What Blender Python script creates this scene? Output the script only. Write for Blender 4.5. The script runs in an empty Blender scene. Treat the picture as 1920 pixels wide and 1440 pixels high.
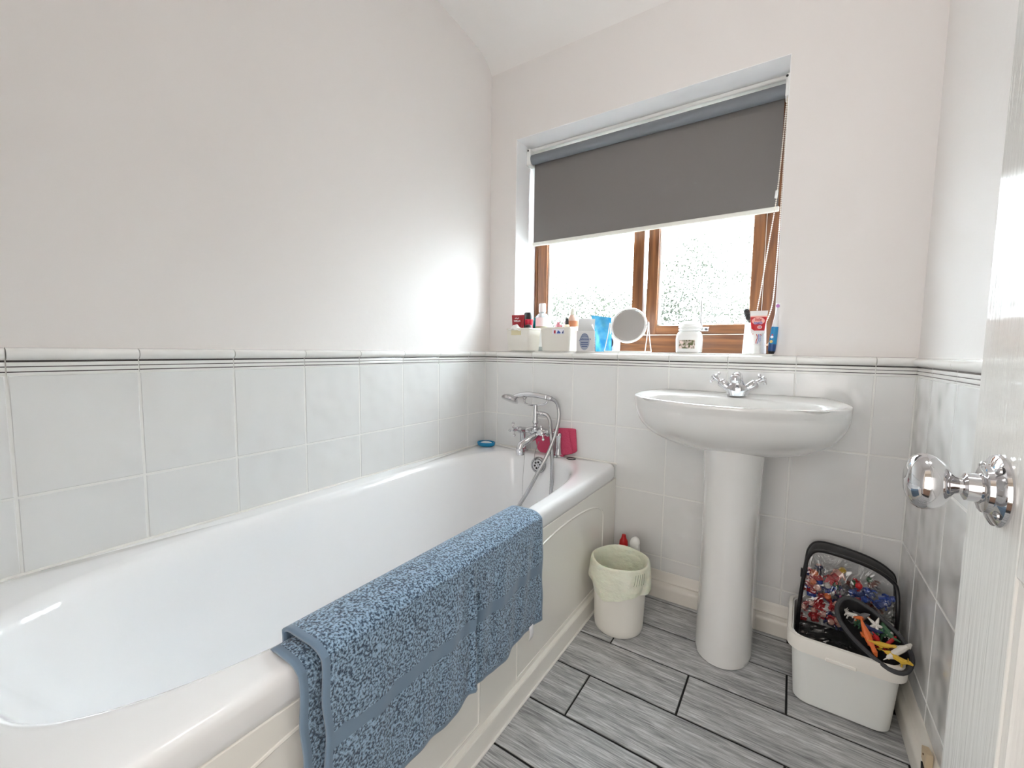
import bpy, math, random
from mathutils import Vector, Matrix
R = random.Random(7)
PI = math.pi
C = bpy.context.scene.collection
SC = bpy.context.scene

# ------------------------------------------------------------------ camera
YAW, PITCH, ROLL = 0.58494, -0.079827, 0.013108
CAM = Vector((1.2789, -1.6879, 0.9733))
fwd = Vector((-math.sin(YAW)*math.cos(PITCH), math.cos(YAW)*math.cos(PITCH), math.sin(PITCH)))
rt = Vector((math.cos(YAW), math.sin(YAW), 0))
up = rt.cross(fwd)
r2 = rt*math.cos(ROLL) + up*math.sin(ROLL)
u2 = -rt*math.sin(ROLL) + up*math.cos(ROLL)
cd = bpy.data.cameras.new('camera'); cam = bpy.data.objects.new('camera', cd); C.objects.link(cam)
m = Matrix((r2, u2, -fwd)).transposed().to_4x4(); m.translation = CAM
cam.matrix_world = m
cd.sensor_width = 36; cd.lens = 36*793.93/1920; cd.clip_start = 0.01; cd.clip_end = 200
SC.camera = cam

# ------------------------------------------------------------------ world, lights, exposure
SC.view_settings.view_transform = 'Standard'; SC.view_settings.look = 'None'
SC.view_settings.gamma = 1; SC.view_settings.use_curve_mapping = False
SC.view_settings.exposure = 1.34
w = bpy.data.worlds.new('overcast_sky'); SC.world = w; w.use_nodes = True
nt = w.node_tree; nt.nodes.clear()
tc = nt.nodes.new('ShaderNodeTexCoord'); sx = nt.nodes.new('ShaderNodeSeparateXYZ')
cr = nt.nodes.new('ShaderNodeValToRGB')
cr.color_ramp.elements[0].position = 0.0; cr.color_ramp.elements[0].color = (0.86, 0.93, 1.0, 1)
cr.color_ramp.elements[1].position = 1.0; cr.color_ramp.elements[1].color = (0.84, 0.92, 1.0, 1)
bg = nt.nodes.new('ShaderNodeBackground'); bg.inputs[1].default_value = 13
wo = nt.nodes.new('ShaderNodeOutputWorld')
nt.links.new(tc.outputs['Generated'], sx.inputs[0]); nt.links.new(sx.outputs['Z'], cr.inputs[0])
nt.links.new(cr.outputs[0], bg.inputs[0]); nt.links.new(bg.outputs[0], wo.inputs[0])
FILL_LAMP_W = 5.4
def area_light(name, loc, rot, sx_, sy_, power, col):
    l = bpy.data.lights.new(name, 'AREA'); l.shape = 'RECTANGLE'; l.size = sx_; l.size_y = sy_
    l.energy = power; l.color = col
    o = bpy.data.objects.new(name, l); C.objects.link(o); o.location = loc; o.rotation_euler = rot
    return o
# added hallway fill panel behind the camera, shining in through the open doorway
area_light('added_hallway_fill', (0.95, -2.95, 1.05), (math.radians(90), 0, 0), 1.5, 1.7, 10, (1.0, 0.965, 0.935))
SC.cycles.max_bounces = 14; SC.cycles.diffuse_bounces = 8; SC.cycles.glossy_bounces = 5
SC.cycles.transmission_bounces = 8; SC.cycles.transparent_max_bounces = 10
SC.cycles.use_denoising = True
SC.cycles.sample_clamp_indirect = 12

# ------------------------------------------------------------------ materials
MATS = {}
def mat(name, col=(0.8, 0.8, 0.8), rough=0.5, metal=0.0, **k):
    if name in MATS: return MATS[name]
    m = bpy.data.materials.new(name); m.use_nodes = True; MATS[name] = m
    n = m.node_tree; b = n.nodes['Principled BSDF']
    b.inputs['Base Color'].default_value = (*col, 1); b.inputs['Roughness'].default_value = rough
    b.inputs['Metallic'].default_value = metal
    if 'coat' in k: b.inputs['Coat Weight'].default_value = k['coat']; b.inputs['Coat Roughness'].default_value = 0.05
    if 'spec' in k: b.inputs['Specular IOR Level'].default_value = k['spec']
    if 'trans' in k: b.inputs['Transmission Weight'].default_value = k['trans']
    if 'ior' in k: b.inputs['IOR'].default_value = k['ior']
    if 'alpha' in k: b.inputs['Alpha'].default_value = k['alpha']
    if 'sheen' in k: b.inputs['Sheen Weight'].default_value = k['sheen']
    if 'sss' in k:
        b.inputs['Subsurface Weight'].default_value = k['sss']; b.inputs['Subsurface Scale'].default_value = 0.01
    if 'bump' in k:   # (scale vec, strength, distance, detail)
        sc, st, di, de = k['bump']
        t = n.nodes.new('ShaderNodeTexCoord'); mp = n.nodes.new('ShaderNodeMapping'); mp.inputs['Scale'].default_value = sc
        nz = n.nodes.new('ShaderNodeTexNoise'); nz.inputs['Scale'].default_value = 1; nz.inputs['Detail'].default_value = de
        if k.get('rand'):
            oi = n.nodes.new('ShaderNodeObjectInfo'); mu = n.nodes.new('ShaderNodeVectorMath'); mu.operation = 'SCALE'
            cb = n.nodes.new('ShaderNodeCombineXYZ')
            for q in range(3): n.links.new(oi.outputs['Random'], cb.inputs[q])
            n.links.new(cb.outputs[0], mu.inputs[0]); mu.inputs['Scale'].default_value = 40
            n.links.new(mu.outputs[0], mp.inputs['Location'])
        n.links.new(t.outputs['Object'], mp.inputs['Vector']); n.links.new(mp.outputs[0], nz.inputs['Vector'])
        bp = n.nodes.new('ShaderNodeBump'); bp.inputs['Strength'].default_value = st; bp.inputs['Distance'].default_value = di
        n.links.new(nz.outputs[0], bp.inputs['Height']); n.links.new(bp.outputs[0], b.inputs['Normal'])
        if 'vary' in k:
            rp = n.nodes.new('ShaderNodeValToRGB')
            rp.color_ramp.elements[0].color = (*col, 1); rp.color_ramp.elements[1].color = (*k['vary'], 1)
            rp.color_ramp.elements[0].position = 0.35; rp.color_ramp.elements[1].position = 0.65
            n.links.new(nz.outputs[0], rp.inputs[0]); n.links.new(rp.outputs[0], b.inputs['Base Color'])
    return m

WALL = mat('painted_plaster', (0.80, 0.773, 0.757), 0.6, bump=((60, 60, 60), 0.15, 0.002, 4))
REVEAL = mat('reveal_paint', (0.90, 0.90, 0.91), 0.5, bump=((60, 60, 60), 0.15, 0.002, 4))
TILE = mat('white_wavy_glaze', (0.775, 0.78, 0.775), 0.10, bump=((9, 9, 9), 0.60, 0.02, 1.0), rand=True)
GROUT = mat('white_grout', (0.82, 0.82, 0.80), 0.8)
STRIPE = mat('dark_grey_glaze', (0.05, 0.045, 0.045), 0.15)
TRIMG = mat('white_trim_glaze', (0.82, 0.82, 0.80), 0.08)
ACRYL = mat('white_acrylic', (0.90, 0.905, 0.915), 0.10, coat=0.4)
PANELM = mat('ivory_panel', (0.90, 0.885, 0.835), 0.16, coat=0.3)
CERAM = mat('white_ceramic', (0.77, 0.768, 0.755), 0.07, coat=0.5)
SKIRT = mat('cream_skirting', (0.78, 0.75, 0.69), 0.3)
CHROME = mat('chrome', (0.66, 0.66, 0.68), 0.05, 1.0)
CHROME2 = mat('brushed_hose_metal', (0.50, 0.50, 0.51), 0.2, 1.0)
CEIL = mat('ceiling_paint', (0.85, 0.83, 0.815), 0.8, bump=((40, 40, 40), 0.1, 0.002, 3))
PLW = mat('white_plastic', (0.84, 0.84, 0.82), 0.3)
CREAMP = mat('cream_plastic', (0.76, 0.73, 0.67), 0.4)
BLK = mat('black_plastic', (0.012, 0.012, 0.014), 0.35)
DARK = mat('dark_void', (0.01, 0.01, 0.01), 0.9)
DOORM = mat('white_gloss_door', (0.82, 0.815, 0.79), 0.13, coat=0.3, bump=((260, 190, 9), 0.32, 0.002, 3))

def wood_mat(name, vertical):
    m = bpy.data.materials.new(name); m.use_nodes = True; n = m.node_tree; b = n.nodes['Principled BSDF']
    t = n.nodes.new('ShaderNodeTexCoord'); mp = n.nodes.new('ShaderNodeMapping')
    mp.inputs['Scale'].default_value = (60, 60, 4) if vertical else (4, 60, 60)
    nz = n.nodes.new('ShaderNodeTexNoise'); nz.inputs['Scale'].default_value = 1; nz.inputs['Detail'].default_value = 5
    nz.inputs['Distortion'].default_value = 0.6
    rp = n.nodes.new('ShaderNodeValToRGB')
    rp.color_ramp.elements[0].color = (0.105, 0.032, 0.009, 1); rp.color_ramp.elements[0].position = 0.3
    rp.color_ramp.elements[1].color = (0.27, 0.105, 0.032, 1); rp.color_ramp.elements[1].position = 0.7
    n.links.new(t.outputs['Object'], mp.inputs[0]); n.links.new(mp.outputs[0], nz.inputs[0]); n.links.new(nz.outputs[0], rp.inputs[0])
    n.links.new(rp.outputs[0], b.inputs['Base Color']); b.inputs['Roughness'].default_value = 0.4
    return m
OAKV = wood_mat('golden_oak_upright', True); OAKH = wood_mat('golden_oak_level', False)

def plank_mat():
    m = bpy.data.materials.new('grey_wood_look_tile'); m.use_nodes = True; n = m.node_tree; b = n.nodes['Principled BSDF']
    t = n.nodes.new('ShaderNodeTexCoord'); oi = n.nodes.new('ShaderNodeObjectInfo')
    cb = n.nodes.new('ShaderNodeCombineXYZ')
    for q in range(3): n.links.new(oi.outputs['Random'], cb.inputs[q])
    mu = n.nodes.new('ShaderNodeVectorMath'); mu.operation = 'SCALE'; mu.inputs['Scale'].default_value = 31
    n.links.new(cb.outputs[0], mu.inputs[0])
    ad = n.nodes.new('ShaderNodeVectorMath'); ad.operation = 'ADD'
    n.links.new(t.outputs['Object'], ad.inputs[0]); n.links.new(mu.outputs[0], ad.inputs[1])
    def noise(scale, detail, dist):
        mp = n.nodes.new('ShaderNodeMapping'); mp.inputs['Scale'].default_value = scale
        nz = n.nodes.new('ShaderNodeTexNoise'); nz.inputs['Scale'].default_value = 1
        nz.inputs['Detail'].default_value = detail; nz.inputs['Distortion'].default_value = dist
        n.links.new(ad.outputs[0], mp.inputs[0]); n.links.new(mp.outputs[0], nz.inputs[0]); return nz
    a = noise((10, 150, 10), 6, 1.4); c = noise((3, 26, 3), 3, 1.5); f = noise((30, 420, 30), 2, 0.5)
    mx = n.nodes.new('ShaderNodeMath'); mx.operation = 'MULTIPLY_ADD'; mx.inputs[1].default_value = 0.5
    n.links.new(a.outputs[0], mx.inputs[0])
    m2 = n.nodes.new('ShaderNodeMath'); m2.operation = 'MULTIPLY_ADD'; m2.inputs[1].default_value = 0.32
    n.links.new(c.outputs[0], m2.inputs[0])
    m3 = n.nodes.new('ShaderNodeMath'); m3.operation = 'MULTIPLY'; m3.inputs[1].default_value = 0.25
    n.links.new(f.outputs[0], m3.inputs[0]); n.links.new(m3.outputs[0], m2.inputs[2]); n.links.new(m2.outputs[0], mx.inputs[2])
    rp = n.nodes.new('ShaderNodeValToRGB')
    rp.color_ramp.elements[0].color = (0.17, 0.175, 0.18, 1); rp.color_ramp.elements[0].position = 0.38
    rp.color_ramp.elements[1].color = (0.74, 0.755, 0.76, 1); rp.color_ramp.elements[1].position = 0.70
    e = rp.color_ramp.elements.new(0.53); e.color = (0.40, 0.41, 0.415, 1)
    n.links.new(mx.outputs[0], rp.inputs[0]); n.links.new(rp.outputs[0], b.inputs['Base Color'])
    bp = n.nodes.new('ShaderNodeBump'); bp.inputs['Strength'].default_value = 0.35; bp.inputs['Distance'].default_value = 0.003
    n.links.new(mx.outputs[0], bp.inputs['Height']); n.links.new(bp.outputs[0], b.inputs['Normal'])
    b.inputs['Roughness'].default_value = 0.42
    return m
PLANK = plank_mat()

def pane_mat():
    m = bpy.data.materials.new('obscured_glass'); m.use_nodes = True; n = m.node_tree; n.nodes.clear()
    o = n.nodes.new('ShaderNodeOutputMaterial'); mx = n.nodes.new('ShaderNodeMixShader')
    tr = n.nodes.new('ShaderNodeBsdfTranslucent'); tr.inputs[0].default_value = (0.95, 0.96, 0.96, 1)
    rf = n.nodes.new('ShaderNodeBsdfRefraction'); rf.inputs['IOR'].default_value = 1.5; rf.inputs['Roughness'].default_value = 0.0
    rf.inputs[0].default_value = (0.88, 0.92, 0.90, 1)
    t = n.nodes.new('ShaderNodeTexCoord'); mp = n.nodes.new('ShaderNodeMapping'); mp.inputs['Scale'].default_value = (95, 0, 78)
    nz = n.nodes.new('ShaderNodeTexNoise'); nz.inputs['Scale'].default_value = 1; nz.inputs['Detail'].default_value = 1.0
    nz.inputs['Distortion'].default_value = 1.6
    bp = n.nodes.new('ShaderNodeBump'); bp.inputs['Strength'].default_value = 1.0; bp.inputs['Distance'].default_value = 0.002
    n.links.new(t.outputs['Object'], mp.inputs[0]); n.links.new(mp.outputs[0], nz.inputs[0]); n.links.new(nz.outputs[0], bp.inputs['Height'])
    n.links.new(bp.outputs[0], rf.inputs['Normal'])
    rp = n.nodes.new('ShaderNodeValToRGB'); rp.color_ramp.elements[0].position = 0.44; rp.color_ramp.elements[1].position = 0.47
    rp.color_ramp.elements[0].color = (0.30, 0.30, 0.30, 1); rp.color_ramp.elements[1].color = (1, 1, 1, 1)
    n.links.new(nz.outputs[0], rp.inputs[0]); n.links.new(rp.outputs[0], mx.inputs[0])
    n.links.new(tr.outputs[0], mx.inputs[1]); n.links.new(rf.outputs[0], mx.inputs[2]); n.links.new(mx.outputs[0], o.inputs[0])
    return m
PANE = pane_mat()
def outer_glass():
    m = bpy.data.materials.new('outer_glass'); m.use_nodes = True; n = m.node_tree; n.nodes.clear()
    o = n.nodes.new('ShaderNodeOutputMaterial'); mx = n.nodes.new('ShaderNodeMixShader'); mx.inputs[0].default_value = 0.05
    a = n.nodes.new('ShaderNodeBsdfTransparent'); b = n.nodes.new('ShaderNodeBsdfGlossy'); b.inputs['Roughness'].default_value = 0.02
    n.links.new(a.outputs[0], mx.inputs[1]); n.links.new(b.outputs[0], mx.inputs[2]); n.links.new(mx.outputs[0], o.inputs[0])
    return m
GLASS_OUT = outer_glass()

def towel_mat(name, pile):
    m = bpy.data.materials.new(name); m.use_nodes = True; n = m.node_tree; b = n.nodes['Principled BSDF']
    b.inputs['Roughness'].default_value = 0.95; b.inputs['Sheen Weight'].default_value = 0.3
    t = n.nodes.new('ShaderNodeTexCoord')
    if pile:
        vo = n.nodes.new('ShaderNodeTexNoise'); vo.inputs['Scale'].default_value = 250; vo.inputs['Detail'].default_value = 2
        n.links.new(t.outputs['Object'], vo.inputs[0])
        rp = n.nodes.new('ShaderNodeValToRGB')
        rp.color_ramp.elements[0].color = (0.028, 0.062, 0.11, 1); rp.color_ramp.elements[0].position = 0.40
        rp.color_ramp.elements[1].color = (0.31, 0.46, 0.62, 1); rp.color_ramp.elements[1].position = 0.60
        n.links.new(vo.outputs[0], rp.inputs[0]); n.links.new(rp.outputs[0], b.inputs['Base Color'])
        bp = n.nodes.new('ShaderNodeBump'); bp.inputs['Strength'].default_value = 0.9; bp.inputs['Distance'].default_value = 0.004
        n.links.new(vo.outputs[0], bp.inputs['Height']); n.links.new(bp.outputs[0], b.inputs['Normal'])
    else:
        b.inputs['Base Color'].default_value = (0.155, 0.235, 0.33, 1)
        mp = n.nodes.new('ShaderNodeMapping'); mp.inputs['Scale'].default_value = (40, 40, 900)
        nz = n.nodes.new('ShaderNodeTexNoise'); nz.inputs['Scale'].default_value = 1
        n.links.new(t.outputs['Object'], mp.inputs[0]); n.links.new(mp.outputs[0], nz.inputs[0])
        bp = n.nodes.new('ShaderNodeBump'); bp.inputs['Strength'].default_value = 0.3; bp.inputs['Distance'].default_value = 0.001
        n.links.new(nz.outputs[0], bp.inputs['Height']); n.links.new(bp.outputs[0], b.inputs['Normal'])
    return m
PILE = towel_mat('blue_terry_pile', True); BAND = towel_mat('blue_flat_weave', False)

def clear_mat(name, col, a, rough=0.03):
    """thin clear film: mostly transparent with a glossy sheen"""
    m = bpy.data.materials.new(name); m.use_nodes = True; n = m.node_tree; n.nodes.clear()
    o = n.nodes.new('ShaderNodeOutputMaterial'); mx = n.nodes.new('ShaderNodeMixShader')
    t = n.nodes.new('ShaderNodeBsdfTransparent'); t.inputs[0].default_value = (*col, 1)
    g = n.nodes.new('ShaderNodeBsdfGlossy'); g.inputs['Roughness'].default_value = rough
    mx.inputs[0].default_value = a
    tc_ = n.nodes.new('ShaderNodeTexCoord'); nz = n.nodes.new('ShaderNodeTexNoise'); nz.inputs['Scale'].default_value = 22; nz.inputs['Distortion'].default_value = 1.5
    bp = n.nodes.new('ShaderNodeBump'); bp.inputs['Strength'].default_value = 1; bp.inputs['Distance'].default_value = 0.02
    n.links.new(tc_.outputs['Object'], nz.inputs[0]); n.links.new(nz.outputs[0], bp.inputs['Height']); n.links.new(bp.outputs[0], g.inputs['Normal'])
    n.links.new(t.outputs[0], mx.inputs[1]); n.links.new(g.outputs[0], mx.inputs[2]); n.links.new(mx.outputs[0], o.inputs[0])
    MATS[name] = m
    return m
FILM = clear_mat('clear_vinyl', (0.93, 0.94, 0.95), 0.12)

# ------------------------------------------------------------------ mesh helpers
class MB:
    def __init__(s): s.v = []; s.f = []; s.m = []
    def add(s, vs, fs, mi=0):
        o = len(s.v); s.v += [tuple(v) for v in vs]; s.f += [tuple(i+o for i in f) for f in fs]; s.m += [mi]*len(fs); return s
    def box(s, x0, x1, y0, y1, z0, z1, mi=0):
        vs = [(x, y, z) for z in (z0, z1) for y in (y0, y1) for x in (x0, x1)]
        return s.add(vs, [(0, 2, 3, 1), (4, 5, 7, 6), (0, 1, 5, 4), (2, 6, 7, 3), (0, 4, 6, 2), (1, 3, 7, 5)], mi)
    def rings(s, rings, caps=(True, True), mi=0, closed=True, mis=None):
        n = len(rings[0]); o = len(s.v)
        for r in rings: s.v += [tuple(p) for p in r]
        for k in range(len(rings)-1):
            for i in range(n if closed else n-1):
                j = (i+1) % n
                s.f.append((o+k*n+i, o+k*n+j, o+(k+1)*n+j, o+(k+1)*n+i)); s.m.append(mis[k] if mis else mi)
        if caps[0]: s.f.append(tuple(o+i for i in reversed(range(n)))); s.m.append(mis[0] if mis else mi)
        if caps[1]: s.f.append(tuple(o+(len(rings)-1)*n+i for i in range(n))); s.m.append(mis[-1] if mis else mi)
        return s
    def lathe(s, prof, base=(0, 0, 0), axis=(0, 0, 1), seg=24, mi=0, caps=(True, True), sx=1, sy=1, mis=None):
        a = Vector(axis).normalized(); h = Vector((1, 0, 0)) if abs(a.x) < 0.9 else Vector((0, 1, 0))
        e1 = (h - a*h.dot(a)).normalized(); e2 = a.cross(e1); b = Vector(base)
        rs = []
        for r, z in prof:
            r = max(r, 1e-5)
            rs.append([b + a*z + e1*(r*sx*math.cos(2*PI*i/seg)) + e2*(r*sy*math.sin(2*PI*i/seg)) for i in range(seg)])
        return s.rings(rs, caps, mi, mis=mis)
    def tube(s, pts, r, seg=10, mi=0, caps=(True, True), flat=1.0):
        P = [Vector(p) for p in pts]; n = len(P); rs = []
        rr = r if isinstance(r, (list, tuple)) else [r]*n
        t0 = (P[1]-P[0]).normalized(); h = Vector((0, 0, 1)) if abs(t0.z) < 0.9 else Vector((1, 0, 0))
        e1 = (h - t0*h.dot(t0)).normalized()
        for i in range(n):
            t = ((P[min(i+1, n-1)]-P[max(i-1, 0)])).normalized()
            e1 = (e1 - t*e1.dot(t)).normalized(); e2 = t.cross(e1)
            rs.append([P[i] + e1*(rr[i]*math.cos(2*PI*k/seg)) + e2*(rr[i]*flat*math.sin(2*PI*k/seg)) for k in range(seg)])
        return s.rings(rs, caps, mi)
    def sphere(s, c, r, seg=12, n=8, mi=0, rx=1, ry=1, rz=1):
        c = Vector(c); rs = []
        for k in range(n+1):
            a = -PI/2 + PI*k/n; q = max(math.cos(a), 1e-3)
            rs.append([c + Vector((r*rx*q*math.cos(2*PI*i/seg), r*ry*q*math.sin(2*PI*i/seg), r*rz*math.sin(a))) for i in range(seg)])
        return s.rings(rs, (True, True), mi)
    def grid(s, fn, nu, nv, mi=0, mif=None):
        o = len(s.v)
        for j in range(nv+1):
            for i in range(nu+1): s.v.append(tuple(fn(i/nu, j/nv)))
        for j in range(nv):
            for i in range(nu):
                a = o+j*(nu+1)+i; s.f.append((a, a+1, a+nu+2, a+nu+1)); s.m.append(mif((i+.5)/nu, (j+.5)/nv) if mif else mi)
        return s
    def prism(s, pts, ext, mi=0):
        """polygon (3D points) pushed along ext"""
        e = Vector(ext); return s.rings([[Vector(p) for p in pts], [Vector(p)+e for p in pts]], (True, True), mi)
    def mesh(s, name, mats, smooth=True, angle=40):
        me = bpy.data.meshes.new(name); me.from_pydata([tuple(v) for v in s.v], [], s.f)
        for mm in (mats if isinstance(mats, (list, tuple)) else [mats]): me.materials.append(mm)
        me.polygons.foreach_set('material_index', s.m)
        import bmesh
        bm = bmesh.new(); bm.from_mesh(me); bmesh.ops.recalc_face_normals(bm, faces=bm.faces)
        if smooth:
            lim = math.radians(angle)
            for f in bm.faces: f.smooth = True
            for e in bm.edges:
                if len(e.link_faces) == 2 and e.calc_face_angle(0) > lim: e.smooth = False
        bm.to_mesh(me); bm.free()
        return me
def obj(name, mb, mats, parent=None, smooth=True, bevel=0, angle=40, loc=None, solid=0, sub=0):
    me = mb if isinstance(mb, bpy.types.Mesh) else mb.mesh(name, mats, smooth, angle)
    o = bpy.data.objects.new(name, me); C.objects.link(o)
    if parent: o.parent = parent
    if loc: o.location = loc
    if solid:
        q = o.modifiers.new('Solidify', 'SOLIDIFY'); q.thickness = solid; q.offset = 0
    if bevel:
        q = o.modifiers.new('Bevel', 'BEVEL'); q.width = bevel; q.segments = 3; q.limit_method = 'ANGLE'; q.angle_limit = math.radians(35)
        if not sub: q.harden_normals = False
    if sub:
        q = o.modifiers.new('Subdivision', 'SUBSURF'); q.levels = sub; q.render_levels = sub
    return o
def tag(o, label, cat, group=None):
    o['label'] = label; o['category'] = cat
    if group: o['group'] = group
    return o
def thing(name, label, cat, loc=(0, 0, 0), rz=0, group=None):
    o = bpy.data.objects.new(name, None); C.objects.link(o); o.location = loc; o.rotation_euler = (0, 0, rz)
    o.empty_display_size = 0.05
    return tag(o, label, cat, group)
def struct(o): o['kind'] = 'structure'; return o
def text_mesh(name, s, size, mat_, parent, loc, rot, depth=0.0003, align='CENTER', shear=0):
    cu = bpy.data.curves.new(name, 'FONT'); cu.body = s; cu.size = size; cu.extrude = depth; cu.align_x = align; cu.align_y = 'CENTER'
    cu.shear = shear; cu.resolution_u = 3; cu.offset = size*0.02
    t = bpy.data.objects.new(name, cu); C.objects.link(t)
    dg = bpy.context.evaluated_depsgraph_get(); me = bpy.data.meshes.new_from_object(t.evaluated_get(dg))
    bpy.data.objects.remove(t); me.materials.clear(); me.materials.append(mat_)
    o = bpy.data.objects.new(name, me); C.objects.link(o); o.parent = parent; o.location = loc; o.rotation_euler = rot
    return o
def smoothpath(pts, n=8):
    P = [Vector(p) for p in pts]; out = []
    for i in range(len(P)-1):
        a = P[max(i-1, 0)]; b = P[i]; c = P[i+1]; d = P[min(i+2, len(P)-1)]
        for k in range(n):
            t = k/n
            out.append(0.5*((2*b)+(c-a)*t+(2*a-5*b+4*c-d)*t*t+(3*b-a-3*c+d)*t**3))
    out.append(P[-1]); return out

# ------------------------------------------------------------------ ROOM SHELL
W = 1.5835            # tile face of the right wall
XL, XR = -0.006, 1.590   # plaster faces
YB = 0.04             # plaster face of the window wall
ZT, TP = 0.9169, 0.202   # bottom stripe height, tile pitch
HP = 0.2522
Z1, Z2, Z3 = ZT-0.005, ZT-HP, ZT-2*HP      # tile joints
Z4 = ZT-3*HP
WX0, WX1, WZ0, WZ1 = 0.143, 1.2195, 0.9715, 1.957
YF = -1.87            # door wall
CZ = 2.62
# walls
mb = MB(); mb.box(-0.15, XL, YF-0.1, 0.32, 0.962, CZ); mb.box(-0.15, -0.0012, YF-0.1, 0.32, -0.1, 0.962, 1)
wall_left = struct(obj('wall_left', mb, [WALL, GROUT], smooth=False))
mb = MB(); mb.box(XR, 1.75, YF-0.1, 0.32, 0.962, CZ); mb.box(W+0.0012, 1.75, YF-0.1, 0.32, -0.1, 0.962, 1)
wall_right = struct(obj('wall_right', mb, [WALL, GROUT], smooth=False))
mb = MB()
mb.box(XL, WX0, YB, 0.32, 0.962, CZ); mb.box(WX1, XR, YB, 0.32, 0.962, CZ); mb.box(WX0, WX1, YB, 0.32, WZ1, CZ)
mb.box(-0.0012, W+0.0012, 0.0012, 0.32, -0.1, 0.962, 1)
wall_back = struct(obj('wall_back', mb, [WALL, GROUT], smooth=False))
# bright painted skins of the reveal
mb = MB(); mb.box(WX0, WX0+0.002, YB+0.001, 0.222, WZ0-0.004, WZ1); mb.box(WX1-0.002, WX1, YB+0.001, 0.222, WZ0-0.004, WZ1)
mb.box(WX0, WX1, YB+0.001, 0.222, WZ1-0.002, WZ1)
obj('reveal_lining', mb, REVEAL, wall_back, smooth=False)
# door wall with doorway, hallway behind
DX0, DX1, DZ = 0.70, 1.476, 2.02
mb = MB(); mb.box(XL, DX0, YF-0.1, YF, -0.1, CZ); mb.box(DX1, XR, YF-0.1, YF, -0.1, CZ); mb.box(DX0, DX1, YF-0.1, YF, DZ, CZ)
wall_front = struct(obj('wall_front', mb, WALL, smooth=False))
mb = MB(); mb.box(0.0, 0.1, -3.0, YF-0.1, -0.1, 2.45); mb.box(1.9, 2.0, -3.0, YF-0.1, -0.1, 2.45); mb.box(0.0, 2.0, -3.1, -3.0, -0.1, 2.45)
mb.box(0, 2.0, -3.1, YF-0.1, 2.4, 2.5); mb.box(1.74, 2.0, YF-0.1, YF, -0.1, 2.5)
struct(obj('wall_hallway', mb, mat('hallway_paint', (0.70, 0.66, 0.60), 0.8), smooth=False))
mb = MB(); mb.box(0, 2.0, -3.1, YF-0.1, -0.12, -0.001)
struct(obj('floor_hallway', mb, mat('brown_hall_carpet', (0.16, 0.10, 0.07), 0.9), smooth=False))
# ceiling: soft dip where it meets the window wall
prof = [(0.04, 2.284), (0.025, 2.305), (0.005, 2.325), (-0.03, 2.342), (-0.09, 2.357), (-0.18, 2.370), (-0.34, 2.384), (-0.7, 2.40), (-1.2, 2.405), (YF, 2.405)]
prof = [(p.x, p.y) for p in smoothpath([(a, b, 0) for a, b in prof], 4)]
mb = MB()
rs = [[(-0.1, y, z), (1.7, y, z), (1.7, y, 2.7), (-0.1, y, 2.7)] for y, z in prof]
mb.rings(rs); mb.box(-0.1, 1.7, 0.04, 0.32, 2.45, 2.7)
ceiling = struct(obj('ceiling', mb, CEIL))
# flush fill lamp added on the ceiling, out of view, to brighten the room
lamp = thing('added_fill_lamp', 'added round fill lamp with a frosted white glass dome, out of view', 'lamp', (1.22, -1.02, 2.4035))
mb = MB().lathe([(0.15, 0), (0.155, -0.012), (0.15, -0.025), (0.14, -0.03)], seg=40); obj('lamp_base', mb, CHROME, lamp)
LG = bpy.data.materials.new('lit_frosted_glass'); LG.use_nodes = True; b_ = LG.node_tree.nodes['Principled BSDF']
b_.inputs['Emission Color'].default_value = (1.0, 0.965, 0.94, 1); b_.inputs['Emission Strength'].default_value = FILL_LAMP_W
mb = MB().lathe([(0.138, -0.03), (0.135, -0.045), (0.115, -0.065), (0.07, -0.08), (0.0, -0.085)], seg=40); obj('glass_dome', mb, LG, lamp)

# ---- wall tiles
tcache = {}
def tile_mesh(wd, ht):
    k = (round(wd, 3), round(ht, 3))
    if k in tcache: return tcache[k]
    b = 0.0022; d = 0.0022; mb = MB()
    # local: x = along wall, y = into room (-), z up ; origin at lower left, front face at y=0
    o = [(0, d, 0), (wd, d, 0), (wd, d, ht), (0, d, ht)]; o2 = [(0, 0.006, 0), (wd, 0.006, 0), (wd, 0.006, ht), (0, 0.006, ht)]
    i = [(b, 0, b), (wd-b, 0, b), (wd-b, 0, ht-b), (b, 0, ht-b)]
    mb.rings([o2, o, i], (False, True))
    tcache[k] = mb.mesh('wall_tile', TILE, False); return tcache[k]
def put_tiles(wall, joints, rows, place):
    """place(a, z) -> location ; wall direction handled by rz"""
    g = 0.0015
    for a0, a1 in zip(joints[:-1], joints[1:]):
        for z0, z1 in rows:
            wd = a1-a0-2*g; ht = z1-z0-2*g
            if wd < 0.01 or ht < 0.01: continue
            o = bpy.data.objects.new('wall_tile', tile_mesh(wd, ht)); C.objects.link(o); o.parent = wall
            loc, rz = place(a0+g, a1-g, z0+g); o.location = loc; o.rotation_euler = (0, 0, rz)
BZ = 0.5058
rows_l = [(BZ, Z2), (Z2, Z1)]
yj = [-(0.132+TP*k) for k in range(0, 9)]            # joints, going toward the camera
jl = [0.0] + yj; jl = [j for j in jl if j > YF] + [YF]
js = sorted(jl)
put_tiles(wall_left, js, rows_l, lambda a0, a1, z: ((0.0, a0, z), PI/2))
xb = [0.0] + [0.0755+TP*k for k in range(8)] + [W]
xl = [x for x in xb if x < 0.69]; xr = [x for x in xb if x > 0.6]
ZS = 0.104            # top of skirting
put_tiles(wall_back, xb, [(Z2, Z1)], lambda a0, a1, z: ((a0, 0, z), 0))
put_tiles(wall_back, [x for x in xb if x < 0.75], [(BZ, Z2)], lambda a0, a1, z: ((a0, 0, z), 0))
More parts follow.
